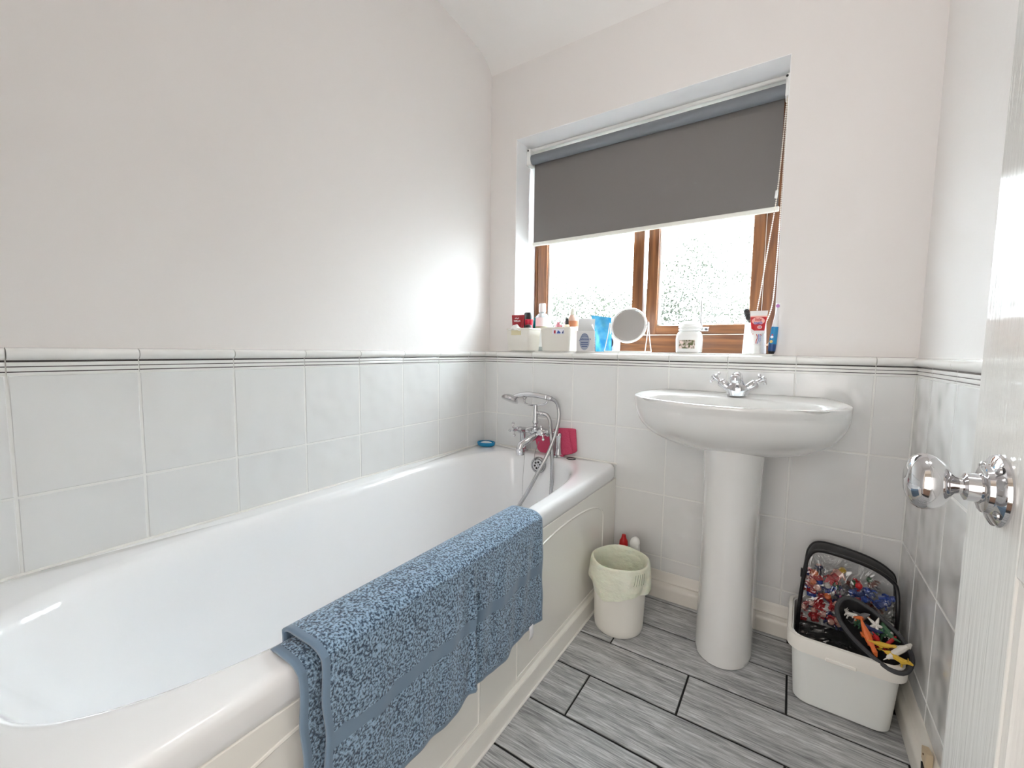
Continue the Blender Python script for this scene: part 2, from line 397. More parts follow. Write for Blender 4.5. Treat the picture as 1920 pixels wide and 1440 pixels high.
put_tiles(wall_back, [x for x in xb if x > 0.66], [(ZS, Z4), (Z4, Z3), (Z3, Z2)], lambda a0, a1, z: ((a0, 0, z), 0))
yr = sorted([0.0, -0.165, -0.367, -0.569, -0.771, -0.973, -1.175, -1.377, -1.579, -1.781, YF])
put_tiles(wall_right, yr, [(ZS, Z4), (Z4, Z3), (Z3, Z2), (Z2, Z1)], lambda a0, a1, z: ((W, a1, z), -PI/2))
# ---- dado trim tiles
def dado_mesh(ln, depth):
    pr = [(-0.004, -0.006), (0.0004, -0.006), (0.0012, -0.004), (0.0012, -0.0008), (0.0012, 0.0014), (0.0016, 0.0022), (0.0016, 0.0088), (0.0012, 0.0096),
          (0.0012, 0.0116), (0.0016, 0.0124), (0.0016, 0.0188), (0.0010, 0.0196), (0.0010, 0.0236), (0.003, 0.0246), (0.0085, 0.0270), (0.0125, 0.0320),
          (0.0135, 0.0370), (0.0120, 0.0420), (0.0085, 0.0455), (0.0035, 0.0475), (-0.002, 0.0485), (-depth, 0.0500), (-depth, 0.03)]
    dark = {3, 7, 11}
    mb = MB(); n = len(pr)
    rs = [[(x, -d, z) for d, z in pr] for x in (0, ln)]
    o = 0; mb.v += rs[0]+rs[1]
    for i in range(n):
        j = (i+1) % n; mb.f.append((i, j, n+j, n+i)); mb.m.append(1 if i in dark else 0)
    mb.f.append(tuple(range(n))); mb.m.append(0); mb.f.append(tuple(range(2*n-1, n-1, -1))); mb.m.append(0)
    return mb.mesh('dado_tile', [TRIMG, STRIPE], True, 50)
dc = {}
def put_dado(wall, joints, depth, place):
    g = 0.001
    for a0, a1 in zip(joints[:-1], joints[1:]):
        k = (round(a1-a0, 3), depth)
        if k not in dc: dc[k] = dado_mesh(a1-a0-2*g, depth)
        o = bpy.data.objects.new('dado_tile', dc[k]); C.objects.link(o); o.parent = wall
        loc, rz = place(a0+g, a1-g, ZT); o.location = loc; o.rotation_euler = (0, 0, rz)
put_dado(wall_left, js, 0.010, lambda a0, a1, z: ((0.0, a0, z), PI/2))
put_dado(wall_back, xb, 0.0405, lambda a0, a1, z: ((a0, 0, z), 0))
put_dado(wall_right, yr, 0.010, lambda a0, a1, z: ((W, a1, z), -PI/2))
# window sill tiles
sill = struct(obj('window_sill', MB().box(WX0, WX1, YB-0.002, 0.222, 0.955, WZ0-0.0035), GROUT, smooth=False))
xs = [WX0, 0.279, 0.481, 0.683, 0.885, 1.087, WX1]
for a, b in zip(xs[:-1], xs[1:]):
    obj('sill_tile', MB().box(a+0.001, b-0.001, 0.012, 0.2215, 0.962, WZ0), TRIMG, sill, bevel=0.0015)

# ---- floor
floor = struct(obj('floor', MB().box(-0.1, 1.7, YF-0.1, 0.02, -0.12, -0.004), mat('dark_floor_grout', (0.012, 0.012, 0.013), 0.8), smooth=False))
PW, PL = 0.1708, 0.4950
pc = {}
for r in range(-1, 10):
    y1 = -0.2063 - PW*r + PW; y0 = y1 - PW      # row r lies between y0 and y1 ; r=0 -> -.0355..-.2063 shifted
    y1 -= PW*0; off = 1.0675 if r % 2 == 0 else 0.820
    if r == -1: pass
    k0 = -2
    for k in range(-2, 3):
        x0 = off+PL*k; x1 = x0+PL
        a, b = max(x0, 0.66), min(x1, W+0.002)
        yy0, yy1 = max(y0, YF), min(y1, 0.002)
        if b-a < 0.012 or yy1-yy0 < 0.01: continue
        g = 0.0026; gy = 0.0038; key = (round(b-a, 3), round(yy1-yy0, 3))
        if key not in pc:
            wd, ht, be = key[0]-2*g, key[1]-2*gy, 0.0012
            o2 = [(0, 0, -0.006), (wd, 0, -0.006), (wd, ht, -0.006), (0, ht, -0.006)]; o1 = [(0, 0, -be), (wd, 0, -be), (wd, ht, -be), (0, ht, -be)]
            i = [(be, be, 0), (wd-be, be, 0), (wd-be, ht-be, 0), (be, ht-be, 0)]
            pc[key] = MB().rings([o2, o1, i], (False, True)).mesh('floor_plank', PLANK, False)
        o = bpy.data.objects.new('floor_plank', pc[key]); C.objects.link(o); o.parent = floor; o.location = (a+g, yy0+gy, 0)
# ---- skirtings
def skirt(name, p0, p1, nrm, wallobj=None):
    pr = [(0, 0), (0.022, 0), (0.022, 0.040), (0.021, 0.050), (0.016, 0.057), (0.0105, 0.062), (0.0105, 0.064), (0.0125, 0.068), (0.0105, 0.072), (0.008, 0.076), (0.007, 0.096), (0.003, 0.104), (0, 0.104)]
    a, b, n = Vector(p0), Vector(p1), Vector(nrm)
    mb = MB().rings([[p + n*d + Vector((0, 0, z)) for d, z in pr] for p in (a, b)])
    return struct(obj(name, mb, SKIRT))
skirt('baseboard_back', (0.706, 0.0025, 0.0005), (W, 0.0025, 0.0005), (0, -1, 0))
skirt('baseboard_right', (W+0.0025, 0.0, 0.0005), (W+0.0025, YF, 0.0005), (-1, 0, 0))
# pale chipped end block with a dark hole, low on the right wall
cb = thing('cable_clip', 'small chipped cream block with a dark gap, on the right skirting beside the door', 'fitting', (1.566, -0.455, 0.062))
mb = MB().prism([(0, -0.022, 0.012), (0, 0.012, 0.016), (0, 0.016, 0.042), (0, -0.020, 0.050)], (0.012, 0, 0)); obj('block', mb, mat('raw_cream', (0.62, 0.50, 0.34), 0.7), cb, bevel=0.001)
mb = MB().prism([(-0.0005, -0.020, -0.022), (-0.0005, -0.004, -0.03), (-0.0005, 0.010, 0.008), (-0.0005, -0.018, 0.010)], (0.006, 0, 0)); obj('gap', mb, DARK, cb)
obj('nail', MB().lathe([(0.002, 0), (0.002, 0.0012)], (0, -0.002, 0.034), (-1, 0, 0), 8), mat('rust', (0.12, 0.05, 0.02), 0.8), cb)

# ------------------------------------------------------------------ WINDOW
win = struct(bpy.data.objects.new('window_1', None)); C.objects.link(win)
yf0, yf1 = 0.222, 0.285
def wbox(name, x0, x1, z0, z1, y0=yf0, y1=yf1, m_=OAKV, bev=0.004): return obj(name, MB().box(x0, x1, y0, y1, z0, z1), m_, win, bevel=bev)
GAP0, GAP1 = 0.7035, 0.7215
# outer frame
wbox('frame_jamb', WX0, 0.160, 0.97, WZ1, 0.225); wbox('frame_jamb', 1.167, WX1, 0.97, WZ1, 0.2195)
obj('window_frame_sill', MB().box(0.160, 1.167, 0.2195, yf1, 0.966, 1.046), OAKH, win, bevel=0.003)
wbox('frame_head', 0.160, 1.167, 1.925, WZ1, m_=OAKH)
# sashes
for nm, x0, x1, gx0, gx1 in (('left', 0.162, GAP0, 0.2295, 0.655), ('right', GAP1, 1.165, 0.7773, 1.1225)):
    wbox('sash_stile', x0, gx0-0.013 if nm == 'left' else gx0-0.009, 1.050, 1.922)
    wbox('sash_stile', gx1+0.001, x1, 1.050, 1.922)
    s0, s1 = (gx0-0.013 if nm == 'left' else gx0-0.009), gx1+0.001
    wbox('sash_rail', s0, s1, 1.050, 1.088, m_=OAKH); wbox('sash_rail', s0, s1, 1.862, 1.922, m_=OAKH)
    wbox('glazing_bead', s0, gx0, 1.088, 1.862, 0.236, 0.262, PLW, 0.002)
    wbox('glazing_bead', s0, gx1+0.001, 1.088, 1.0935, 0.236, 0.262, PLW, 0.001)
    pn_ = MB().box(gx0, gx1, 0.247, 0.252, 1.0935, 1.862, 1); pn_.m[2] = 0     # patterned inner face, plain outer face and edges
    obj('pane', pn_, [PANE, GLASS_OUT], win, smooth=False)
# pale strip where sash meets frame, the ledge highlight put into its colour
wbox('highlight_strip', 0.160, 1.167, 1.046, 1.0495, 0.219, 0.24, mat('pale_highlight', (0.75, 0.66, 0.58), 0.4), 0.0006)
wbox('highlight_strip', 1.1652, 1.1672, 1.050, 1.922, 0.219, 0.24, MATS['pale_highlight'], 0.0006)
# handle
hd = obj('window_handle', MB().box(0.952, 0.985, 0.205, 0.2215, 1.060, 1.078), CHROME2, win, bevel=0.004)
obj('lever', MB().tube([(0.958, 0.206, 1.068), (0.9565, 0.196, 1.078), (0.955, 0.196, 1.10), (0.954, 0.198, 1.186)], [0.006, 0.006, 0.005, 0.0032], 10), mat('grey_lever', (0.42, 0.41, 0.40), 0.35, 0.6), hd)
obj('lever_pin', MB().lathe([(0.0045, 0), (0.005, 0.01), (0.003, 0.012)], (0.975, 0.204, 1.069), (0, -1, 0), 12), BLK, hd)

# ------------------------------------------------------------------ OUTSIDE
LEAF = mat('garden_leaf', (0.014, 0.017, 0.010), 0.6, bump=((9, 9, 9), 0.5, 0.05, 4), vary=(0.055, 0.062, 0.038))
mb = MB()
for k in range(2600):
    x = R.uniform(-4.2, 4.0); z = R.uniform(-2.4, 2.1 + 0.35*math.sin(x*1.7) + 0.25*math.sin(x*4.1)); y = 5.2+R.uniform(-0.5, 0.5)
    r = R.uniform(0.14, 0.30); n = 6
    c = Vector((x, y, z)); pts = []
    for q in range(7):
        d = Vector((R.gauss(0, 1), R.gauss(0, 1), R.gauss(0, 1))).normalized()*r
        e = d.orthogonal().normalized()*r*0.28; f = d.cross(e).normalized()*r*0.10
        mb.add([c, c+d*0.5+e+f, c+d, c+d*0.5-e-f], [(0, 1, 2, 3)])
for k in range(90):
    mb.sphere((R.uniform(-4.6, 4.4), 6.3+R.uniform(-0.4, 0.4), R.uniform(-2.6, 1.7)), R.uniform(0.45, 0.8), 10, 7, ry=0.6)
hedge = tag(obj('hedge', mb, LEAF, smooth=False), 'green leafy garden hedge seen through the gap between the window sashes', 'hedge'); hedge['kind'] = 'stuff'
struct(obj('ground_outside', MB().box(-20, 20, 0.6, 40, -2.9, -2.7), mat('lawn', (0.03, 0.045, 0.015), 0.9), smooth=False))

# ------------------------------------------------------------------ ROLLER BLIND
BY = 0.15
bl = thing('roller_blind', 'grey roller blind half lowered inside the window recess', 'blind', (0, 0, 0))
xl_, xr_ = 0.1655, 1.2020
obj('headrail', MB().box(WX0+0.004, WX1-0.006, 0.150, 0.185, 1.938, 1.954), PLW, bl, bevel=0.005)
obj('roller_tube', MB().lathe([(0.0225, 0), (0.0225, xr_-xl_+0.012)], (xl_-0.008, BY, 1.898), (1, 0, 0), 28), mat('blue_grey_fabric', (0.19, 0.205, 0.23), 0.75), bl)
FAB = mat('grey_blind_fabric', (0.20, 0.19, 0.185), 0.9, bump=((900, 900, 900), 0.3, 0.0008, 2))
yfab = BY+0.0215
obj('fabric', MB().box(xl_, xr_, yfab-0.0004, yfab+0.0004, 1.507, 1.898), FAB, bl, smooth=False)
obj('bottom_bar', MB().box(xl_-0.006, xr_+0.004, yfab-0.006, yfab+0.006, 1.490, 1.509), mat('pale_bar', (0.80, 0.79, 0.74), 0.3), bl, bevel=0.004)
for x0, x1 in ((WX0+0.003, WX0+0.0225), (1.2045, WX1-0.003)):
    br = MB().box(x0, x1, 0.125, 0.175, 1.868, 1.945); obj('end_bracket', br, PLW, bl, bevel=0.004)
obj('bracket_screw', MB().lathe([(0.004, 0), (0.004, 0.002)], (WX0+0.012, 0.125, 1.935), (0, -1, 0), 10), BLK, bl)
obj('bracket_screw', MB().lathe([(0.004, 0), (0.004, 0.002)], (WX1-0.012, 0.125, 1.935), (0, -1, 0), 10), BLK, bl)
# chain loop: beads joined into one part
CHN = mat('cream_chain', (0.80, 0.74, 0.66), 0.4)
cx0 = 1.211
pa = smoothpath([(cx0, 0.128, 1.87), (1.2075, 0.122, 1.75), (1.203, 0.115, 1.62), (1.197, 0.105, 1.50), (1.182, 0.10, 1.35), (1.168, 0.095, 1.20), (1.158, 0.092, 1.10), (1.165, 0.094, 1.05), (1.185, 0.098, 1.075),
                 (1.205, 0.108, 1.15), (1.210, 0.12, 1.30), (1.2115, 0.130, 1.45), (1.2125, 0.137, 1.65), (1.2125, 0.142, 1.87)], 10)
mb = MB(); mb.tube(pa, 0.0009, 5)
acc = 0; last = pa[0]
for p in pa[1:]:
    seg = (p-last).length; t = 0
    while acc + (seg-t) >= 0.0075:
        t += 0.0075-acc; acc = 0; q = last.lerp(p, t/seg); mb.sphere(q, 0.0026, 6, 4)
    acc += seg-t; last = p
ch = obj('bead_chain', mb, CHN, bl); ch['kind'] = 'stuff'
obj('chain_connector', MB().tube([(1.1985, 0.107, 1.545), (1.1965, 0.105, 1.52)], 0.0045, 10), PLW, bl)

# ------------------------------------------------------------------ BATH
bath = thing('bathtub', 'white acrylic bathtub with a moulded cream side panel along the left wall', 'bathtub', (0, 0, 0))
N = 112
def sup(cx, cy, a, b, n, z, i):
    t = 2*PI*i/N; c, s = math.cos(t), math.sin(t)
    # even spread for the superellipse
    return (cx + a*math.copysign(abs(c)**(2/n), c), cy + b*math.copysign(abs(s)**(2/n), s), z)
def rect(x0, x1, y0, y1, z, i, n=14):
    return sup((x0+x1)/2, (y0+y1)/2, (x1-x0)/2, (y1-y0)/2, n, z, i)
rg = []
X0, X1, Y0, Y1 = 0.0012, 0.6935, -1.70, -0.001
for ins, z, n in ((0.012, 0.440, 40), (0.003, 0.452, 40), (0.0, 0.462, 40), (0.0, 0.488, 40), (0.0015, 0.4965, 36), (0.006, 0.5028, 32), (0.012, 0.5055, 30), (0.02, 0.506, 26)):
    a = min(ins, 0.0005)
    rg.append([rect(X0+a, X1-ins, Y0+ins, Y1-a, z, i, n) for i in range(N)])
inn = [  # x0,x1,y0,y1,z,n
 (0.055, 0.652, -1.652, -0.048, 0.5060, 3.6), (0.063, 0.645, -1.645, -0.055, 0.5045, 3.5), (0.070, 0.639, -1.638, -0.061, 0.500, 3.4), (0.0755, 0.634, -1.631, -0.066, 0.492, 3.3), (0.080, 0.630, -1.624, -0.070, 0.478, 3.3),
 (0.088, 0.622, -1.600, -0.078, 0.440, 3.3), (0.104, 0.606, -1.545, -0.094, 0.36, 3.3), (0.120, 0.590, -1.470, -0.112, 0.28, 3.3), (0.134, 0.575, -1.39, -0.128, 0.20, 3.3), (0.148, 0.561, -1.33, -0.145, 0.15, 3.2),
 (0.166, 0.543, -1.29, -0.168, 0.12, 3.0), (0.195, 0.515, -1.25, -0.205, 0.106, 2.8), (0.26, 0.45, -1.1, -0.32, 0.101, 2.5), (0.34, 0.37, -0.8, -0.7, 0.10, 2.2)]
for x0, x1, y0, y1, z, n in inn: rg.append([rect(x0, x1, y0, y1, z, i, n) for i in range(N)])
mb = MB().rings(rg, (False, True)); obj('basin', mb, ACRYL, bath, angle=70)
# sealant bead along the walls
obj('sealant', MB().tube([(0.003, -1.7, 0.507), (0.003, -0.003, 0.507), (0.693, -0.003, 0.507)], 0.004, 8), mat('white_sealant', (0.85, 0.84, 0.80), 0.35), bath)
# side panel
PX = 0.690
mb = MB().box(0.672, PX, -1.70, -0.003, 0.012, 0.448); pan = obj('side_panel', mb, PANELM, bath, bevel=0.002)
pr = [(0.676, 0.0005), (0.7065, 0.0005), (0.7035, 0.050), (0.7015, 0.0535), (PX+0.0005, 0.0545), (0.676, 0.0545)]
mb = MB().rings([[(x, y, z) for x, z in pr] for y in (-1.70, -0.024)]); obj('plinth', mb, PANELM, bath, smooth=False)
obj('floor_sealant', MB().tube([(0.708, -1.7, 0.001), (0.708, -0.025, 0.001)], 0.004, 8), MATS['white_sealant'], bath)
def arch_panel(ya, yb, name):     # ya > yb
    c = (ya+yb)/2; h = (ya-yb)/2
    for k, (dd, r, px) in enumerate(((0, 0.0040, 0.0),)):
        pts = [(PX-0.001, ya-dd, 0.068+dd), (PX-0.001, ya-dd, 0.305)]
        for i in range(1, 25):
            t = PI*i/25; pts.append((PX-0.001, c+(h-dd)*math.cos(t), 0.318+(0.094-dd*0.7)*math.sin(t)**0.75))
        pts += [(PX-0.001, yb+dd, 0.305), (PX-0.001, yb+dd, 0.068+dd)]
        if k == 0: pts.append((PX-0.001, ya-dd, 0.068+dd))
        else: pts.append((PX-0.001, ya-dd, 0.068+dd))
        obj(name, MB().tube(pts, r, 8), PANELM, bath)
arch_panel(-0.14, -0.758, 'panel_moulding'); arch_panel(-0.926, -1.545, 'panel_moulding')
# overflow with holes, chain and waste
ovn = Vector((0, -1, 0.14)).normalized(); ovc = Vector((0.360, -0.0790, 0.4655))
ov = obj('overflow', MB().lathe([(0.036, -0.004), (0.036, 0.004), (0.033, 0.0075), (0.029, 0.0085), (0.027, 0.006), (0.025, 0.009), (0.0, 0.010)], ovc, ovn, 36), CHROME2, bath)
e1 = Vector((1, 0, 0)); e2 = ovn.cross(e1)
for k in range(6):
    t = k*PI/3+0.3; p = ovc + (e1*math.cos(t)+e2*math.sin(t))*0.0135 + ovn*0.0085
    obj('overflow_hole', MB().lathe([(0.0045, 0), (0.0045, 0.0022)], p, ovn, 10), DARK, ov)
obj('overflow_screw', MB().lathe([(0.004, 0), (0.003, 0.004)], ovc+ovn*0.009, ovn, 10), CHROME, ov)
mb = MB()
for pts in (smoothpath([(0.333, -0.030, 0.56), (0.332, -0.060, 0.52), (0.345, -0.092, 0.485)], 14), smoothpath([(0.305, -0.105, 0.53), (0.308, -0.125, 0.40), (0.325, -0.16, 0.24), (0.36, -0.24, 0.115)], 24)):
    mb.tube(pts, 0.0005, 4)
    for i, p in enumerate(pts): mb.sphere(p, 0.0016, 5, 4)
c_ = obj('plug_chain', mb, CHROME2, bath); c_['kind'] = 'stuff'
obj('waste', MB().lathe([(0.035, 0), (0.034, 0.004), (0.02, 0.005), (0.018, 0.012), (0.0, 0.013)], (0.36, -0.26, 0.1005), (0, 0, 1), 28), CHROME2, bath)

# ------------------------------------------------------------------ BATH MIXER
fa = thing('bath_mixer_tap', 'chrome bath mixer tap with cross handles and shower handset on the back rim', 'tap', (0, 0, 0))
def cross_handle(parent, c, ax, s=1.0, nm='cross_handle', rot=0.3):
    c = Vector(c); a = Vector(ax).normalized(); h = Vector((0, 0, 1)) if abs(a.z) < 0.9 else Vector((1, 0, 0))
    e1 = (h-a*h.dot(a)).normalized(); e2 = a.cross(e1); mb = MB()
    mb.lathe([(0.006*s, -0.016*s), (0.0085*s, -0.008*s), (0.0085*s, 0.004*s), (0.010*s, 0.007*s), (0.009*s, 0.011*s), (0.004*s, 0.014*s), (0, 0.0145*s)], c, a, 18)
    for k in range(4):
        t = rot+k*PI/2; d = e1*math.cos(t)+e2*math.sin(t)
        mb.tube([c, c+d*0.010*s, c+d*0.016*s, c+d*0.022*s], [0.004*s, 0.0028*s, 0.0026*s, 0.004*s], 8); mb.sphere(c+d*0.024*s, 0.0058*s, 10, 8)
    return obj(nm, mb, CHROME, parent)
for px in (0.250, 0.436):
    mb = MB().lathe([(0.026, 0), (0.027, 0.004), (0.024, 0.007), (0.018, 0.011), (0.0155, 0.022), (0.013, 0.05), (0.0125, 0.085), (0.0145, 0.090), (0.0145, 0.100), (0.012, 0.106), (0, 0.108)], (px, -0.036, 0.5065), (0, 0, 1), 24)
    obj('pillar', mb, CHROME, fa)
mb = MB().lathe([(0.004, 0), (0.0125, 0.002), (0.0135, 0.02), (0.011, 0.03), (0.0105, 0.045), (0.0165, 0.055), (0.019, 0.075), (0.0195, 0.10), (0.019, 0.122), (0.0165, 0.14), (0.0105, 0.152), (0.0105, 0.165), (0.0135, 0.175), (0.0135, 0.195), (0.004, 0.198)], (0.244, -0.040, 0.606), (1, 0, 0), 24)
obj('body', mb, CHROME, fa)
for hx, hy, hz in ((0.262, -0.040, 0.606), (0.40, -0.040, 0.606)):
    d = Vector((-0.30 if hx < 0.3 else -0.12, -0.95, 0.16)).normalized()
    mb = MB().lathe([(0.014, 0.0), (0.0135, 0.02), (0.0155, 0.026), (0.0155, 0.034), (0.011, 0.040), (0.008, 0.052), (0.0, 0.054)], (hx, hy, hz), d, 20); vb = obj('valve', mb, CHROME, fa)
    cross_handle(vb, Vector((hx, hy, hz))+d*0.068, d, 1.15, rot=0.35)
sp = smoothpath([(0.335, -0.045, 0.595), (0.328, -0.070, 0.588), (0.312, -0.100, 0.572), (0.298, -0.118, 0.560), (0.293, -0.125, 0.545), (0.293, -0.126, 0.530)], 6)
obj('spout', MB().tube(sp, [0.016]*12+[0.0155]*7+[0.0165]*6+[0.0175]*6, 20), CHROME, fa)
obj('aerator', MB().lathe([(0.0175, 0), (0.019, 0.003), (0.019, 0.018), (0.0165, 0.022)], (0.293, -0.126, 0.512), (0, 0, 1), 24), CHROME, fa)
mb = MB().lathe([(0.017, 0), (0.019, 0.006), (0.017, 0.016), (0.009, 0.022), (0.0085, 0.030), (0.013, 0.034), (0.014, 0.042), (0.011, 0.048), (0.0105, 0.052), (0.0105, 0.118), (0.006, 0.120)], (0.325, -0.052, 0.612), (0, 0, 1), 22)
obj('riser', mb, CHROME, fa)
obj('diverter', MB().tube([(0.325, -0.052, 0.62), (0.318, -0.075, 0.628), (0.300, -0.088, 0.622)], [0.008, 0.006, 0.007], 12), CHROME, fa)
mb = MB().lathe([(0.0075, 0), (0.0075, 0.012), (0.0095, 0.014), (0.0095, 0.024), (0.0075, 0.028), (0.0085, 0.030), (0.0085, 0.036)], (0.332, -0.052, 0.696), (1, 0.05, -0.12), 16)
obj('hose_outlet', mb, CHROME, fa)
cr_ = smoothpath([(0.268, -0.055, 0.752), (0.270, -0.055, 0.735), (0.288, -0.053, 0.727), (0.325, -0.052, 0.728), (0.360, -0.051, 0.733), (0.378, -0.050, 0.742), (0.382, -0.050, 0.760)], 6)
obj('cradle', MB().tube(cr_, 0.0042, 8), CHROME, fa)
for p in ((0.268, -0.055, 0.752), (0.382, -0.050, 0.760)):
    obj('cradle_clip', MB().tube([Vector(p)+Vector((0, -0.012, 0.016)), Vector(p)+Vector((0, -0.014, 0.004)), Vector(p)+Vector((0, 0, -0.004)), Vector(p)+Vector((0, 0.014, 0.004)), Vector(p)+Vector((0, 0.012, 0.016))], 0.003, 8), CHROME, fa)
# handset (lifts off)
hs = thing('shower_handset', 'chrome shower handset with white grip resting in the cradle above the bath mixer', 'shower head', (0, 0, 0))
hp = smoothpath([(0.398, -0.0495, 0.763), (0.375, -0.050, 0.768), (0.330, -0.052, 0.773), (0.285, -0.055, 0.774), (0.248, -0.060, 0.769), (0.215, -0.066, 0.758)], 6)
obj('grip', MB().tube(hp, [0.0105+0.0022*math.sin(PI*i/30) for i in range(31)], 16), CHROME, hs)
hn = Vector((-0.16, -0.42, -0.9)).normalized()
obj('spray_head', MB().lathe([(0.0, -0.018), (0.018, -0.017), (0.034, -0.008), (0.041, 0.002), (0.041, 0.009), (0.036, 0.011), (0.0, 0.012)], (0.200, -0.072, 0.750), hn, 32), CHROME, hs)
obj('collar', MB().lathe([(0.0095, 0), (0.011, 0.003), (0.011, 0.016), (0.009, 0.019)], (0.386, -0.050, 0.7655), (1, 0.03, -0.15), 18), CHROME, hs)
def hose(name, pts, label):
    P = smoothpath(pts, 22); rr = [0.0078+0.0007*(i % 2) for i in range(len(P))]
    return tag(obj(name, MB().tube(P, rr, 12), CHROME2), label, 'hose')
hose('shower_hose', [(0.402, -0.049, 0.762), (0.425, -0.049, 0.752), (0.440, -0.052, 0.725), (0.446, -0.058, 0.68), (0.441, -0.075, 0.62), (0.425, -0.105, 0.54), (0.396, -0.135, 0.46), (0.360, -0.165, 0.37), (0.325, -0.185, 0.30), (0.300, -0.20, 0.23), (0.32, -0.225, 0.14), (0.40, -0.26, 0.109), (0.50, -0.30, 0.112)],
     'long metal shower hose arching from the handset and slanting down into the bath')
hose('shower_hose', [(0.362, -0.050, 0.693), (0.385, -0.054, 0.688), (0.405, -0.063, 0.665), (0.417, -0.076, 0.62), (0.430, -0.088, 0.56), (0.437, -0.094, 0.48), (0.438, -0.102, 0.35), (0.438, -0.125, 0.18), (0.43, -0.18, 0.112), (0.40, -0.30, 0.109)],
     'second metal hose dropping straight down from the riser of the bath mixer')

# ------------------------------------------------------------------ BATH RIM ITEMS
BLUE = mat('teal_blue_plastic', (0.005, 0.23, 0.46), 0.35)
sd = thing('soap_dish', 'blue oval soap dish in the back left corner of the bath rim', 'soap dish', (0.056, -0.062, 0.506), 0.25)
def oval(rx, ry, z, n=32): return [(rx*math.cos(2*PI*i/n), ry*math.sin(2*PI*i/n), z) for i in range(n)]
mb = MB().rings([oval(0.032, 0.024, 0.001), oval(0.042, 0.031, 0.006), oval(0.045, 0.034, 0.018), oval(0.044, 0.033, 0.022), oval(0.040, 0.029, 0.022), oval(0.037, 0.027, 0.010), oval(0.0, 0.0, 0.009)], (True, False)); obj('dish', mb, BLUE, sd)
so = tag(obj('soap_bar', MB().rings([oval(0.020, 0.014, 0.0), oval(0.028, 0.019, 0.003), oval(0.028, 0.019, 0.008), oval(0.018, 0.012, 0.012)]), mat('white_soap', (0.85, 0.85, 0.88), 0.5)), 'white soap bar lying in the blue dish', 'soap')
so.location = (0.056, -0.062, 0.5165); so.rotation_euler = (0, 0, 0.25)
PINK = mat('pink_sponge', (0.62, 0.065, 0.14), 0.95, bump=((350, 350, 350), 0.8, 0.002, 2), vary=(0.66, 0.10, 0.19))
def sponge(pts, ext, label, nm='sponge'):
    return tag(obj(nm, MB().prism(pts, ext), PINK, bevel=0.003, smooth=False), label, 'sponge')
sponge([(0.300, -0.012, 0.600), (0.398, -0.012, 0.614), (0.398, -0.012, 0.510), (0.338, -0.012, 0.510), (0.322, -0.012, 0.522)], (0, -0.014, 0), 'flat pink sponge leaning on the tiles behind the bath mixer')
sponge([(0.4050, -0.003, 0.628), (0.4900, -0.003, 0.634), (0.5040, -0.003, 0.632), (0.5120, -0.003, 0.536), (0.5020, -0.003, 0.527), (0.4500, -0.003, 0.5075), (0.4250, -0.003, 0.5075)], (0, -0.011, 0), 'square pink sponge with a slanted fold, right of the bath mixer')
sponge([(0.4030, -0.0145, 0.624), (0.4740, -0.0145, 0.630), (0.4980, -0.0145, 0.5250), (0.4300, -0.0145, 0.5070)], (0, -0.010, 0), 'pink sponge pad in front of the folded square sponge')
t = thing('hair_tie', 'thin black hair tie lying on the back corner of the bath rim', 'hair tie', (0.500, -0.040, 0.5080))
mb = MB(); pts = [(0.0195*math.cos(2*PI*i/32), 0.0165*math.sin(2*PI*i/32), 0) for i in range(33)]; mb.tube(pts, 0.0018, 8); obj('band', mb, BLK, t)

# ------------------------------------------------------------------ TOWEL
ya, yb_ = -0.690, -1.372
def towel_layer(off, y_near, y_far, zend_near, zend_far, band, name, parent, hem=True, seed=0, inn_=0.30):
    """cloth draped over the rim: u along the bath, v over the rim from the inside to the hanging end"""
    rr = random.Random(seed); nu, nv = 130, 120
    ox = X1+0.004+off
    def f(u, v):
        y = y_near+(y_far-y_near)*u
        zt = 0.5075+off
        zend = zend_near+(zend_far-zend_near)*u + 0.004*math.sin(u*23+1)
        L_in = inn_; top = 0.046; L_out = zt-0.014-zend
        tot = L_in+top+0.022+L_out; s = v*tot
        fold = 0.0
        if s < L_in:
            q = L_in-s; x = 0.6325-off-0.10*q; z = zt-0.012-q; hang = q
        elif s < L_in+top+0.022:
            q = (s-L_in)/(top+0.022); a = q
            x = (0.6325-off)+(ox-0.6325+off)*(a - 0.12*math.sin(2*PI*a)/(2*PI)); z = zt - 0.012*(abs(2*a-1)**3.5); hang = 0
        else:
            q = s-L_in-top-0.022; x = ox+0.003*min(1, q/0.05); z = zt-0.013-q; hang = q
        if hang > 0 and s > L_in:
            k = min(1, hang/0.10)
            fo = (0.0040*math.sin(u*19+seed+hang*3) + 0.0035*math.sin(u*43+2.1+seed) + 0.0022*math.sin(u*71+hang*20))*(0.35+0.35*u)
            cr1 = 0.009*math.exp(-((u-0.535-0.02*hang)/0.012)**2) - 0.006*math.exp(-((u-0.56-0.02*hang)/0.018)**2)
            x += k*(fo+cr1) + 0.016*k*(hang/0.3)*(1-u)*0.4 + 0.0035
            x = max(x, X1+0.0015+off) if z > 0.44 else x
        return (x, y + 0.002*math.sin(v*31+seed), z)
    def mf(u, v):
        y = u; zt = 0.5075+off; zend = zend_near+(zend_far-zend_near)*u
        tot = inn_+0.068+zt-0.014-zend; hang = v*tot-inn_-0.068
        if band and band[0] < hang < band[1]: return 1
        if (1-v)*tot < 0.010: return 1
        if hem and (u < 0.014 or u > 0.993): return 1
        return 0
    mb = MB().grid(f, nu, nv, mif=mf)
    o = obj(name, mb, [PILE, BAND], parent, solid=0.0065)
    return o, f
tw = thing('bath_towel', 'blue terry towel with a flat border band, hung folded over the bath rim', 'towel', (0, 0, 0))
towel_layer(0.0050, -1.3745, -0.700, 0.170, 0.252, None, 'under_layer', tw, seed=0, inn_=0.16)
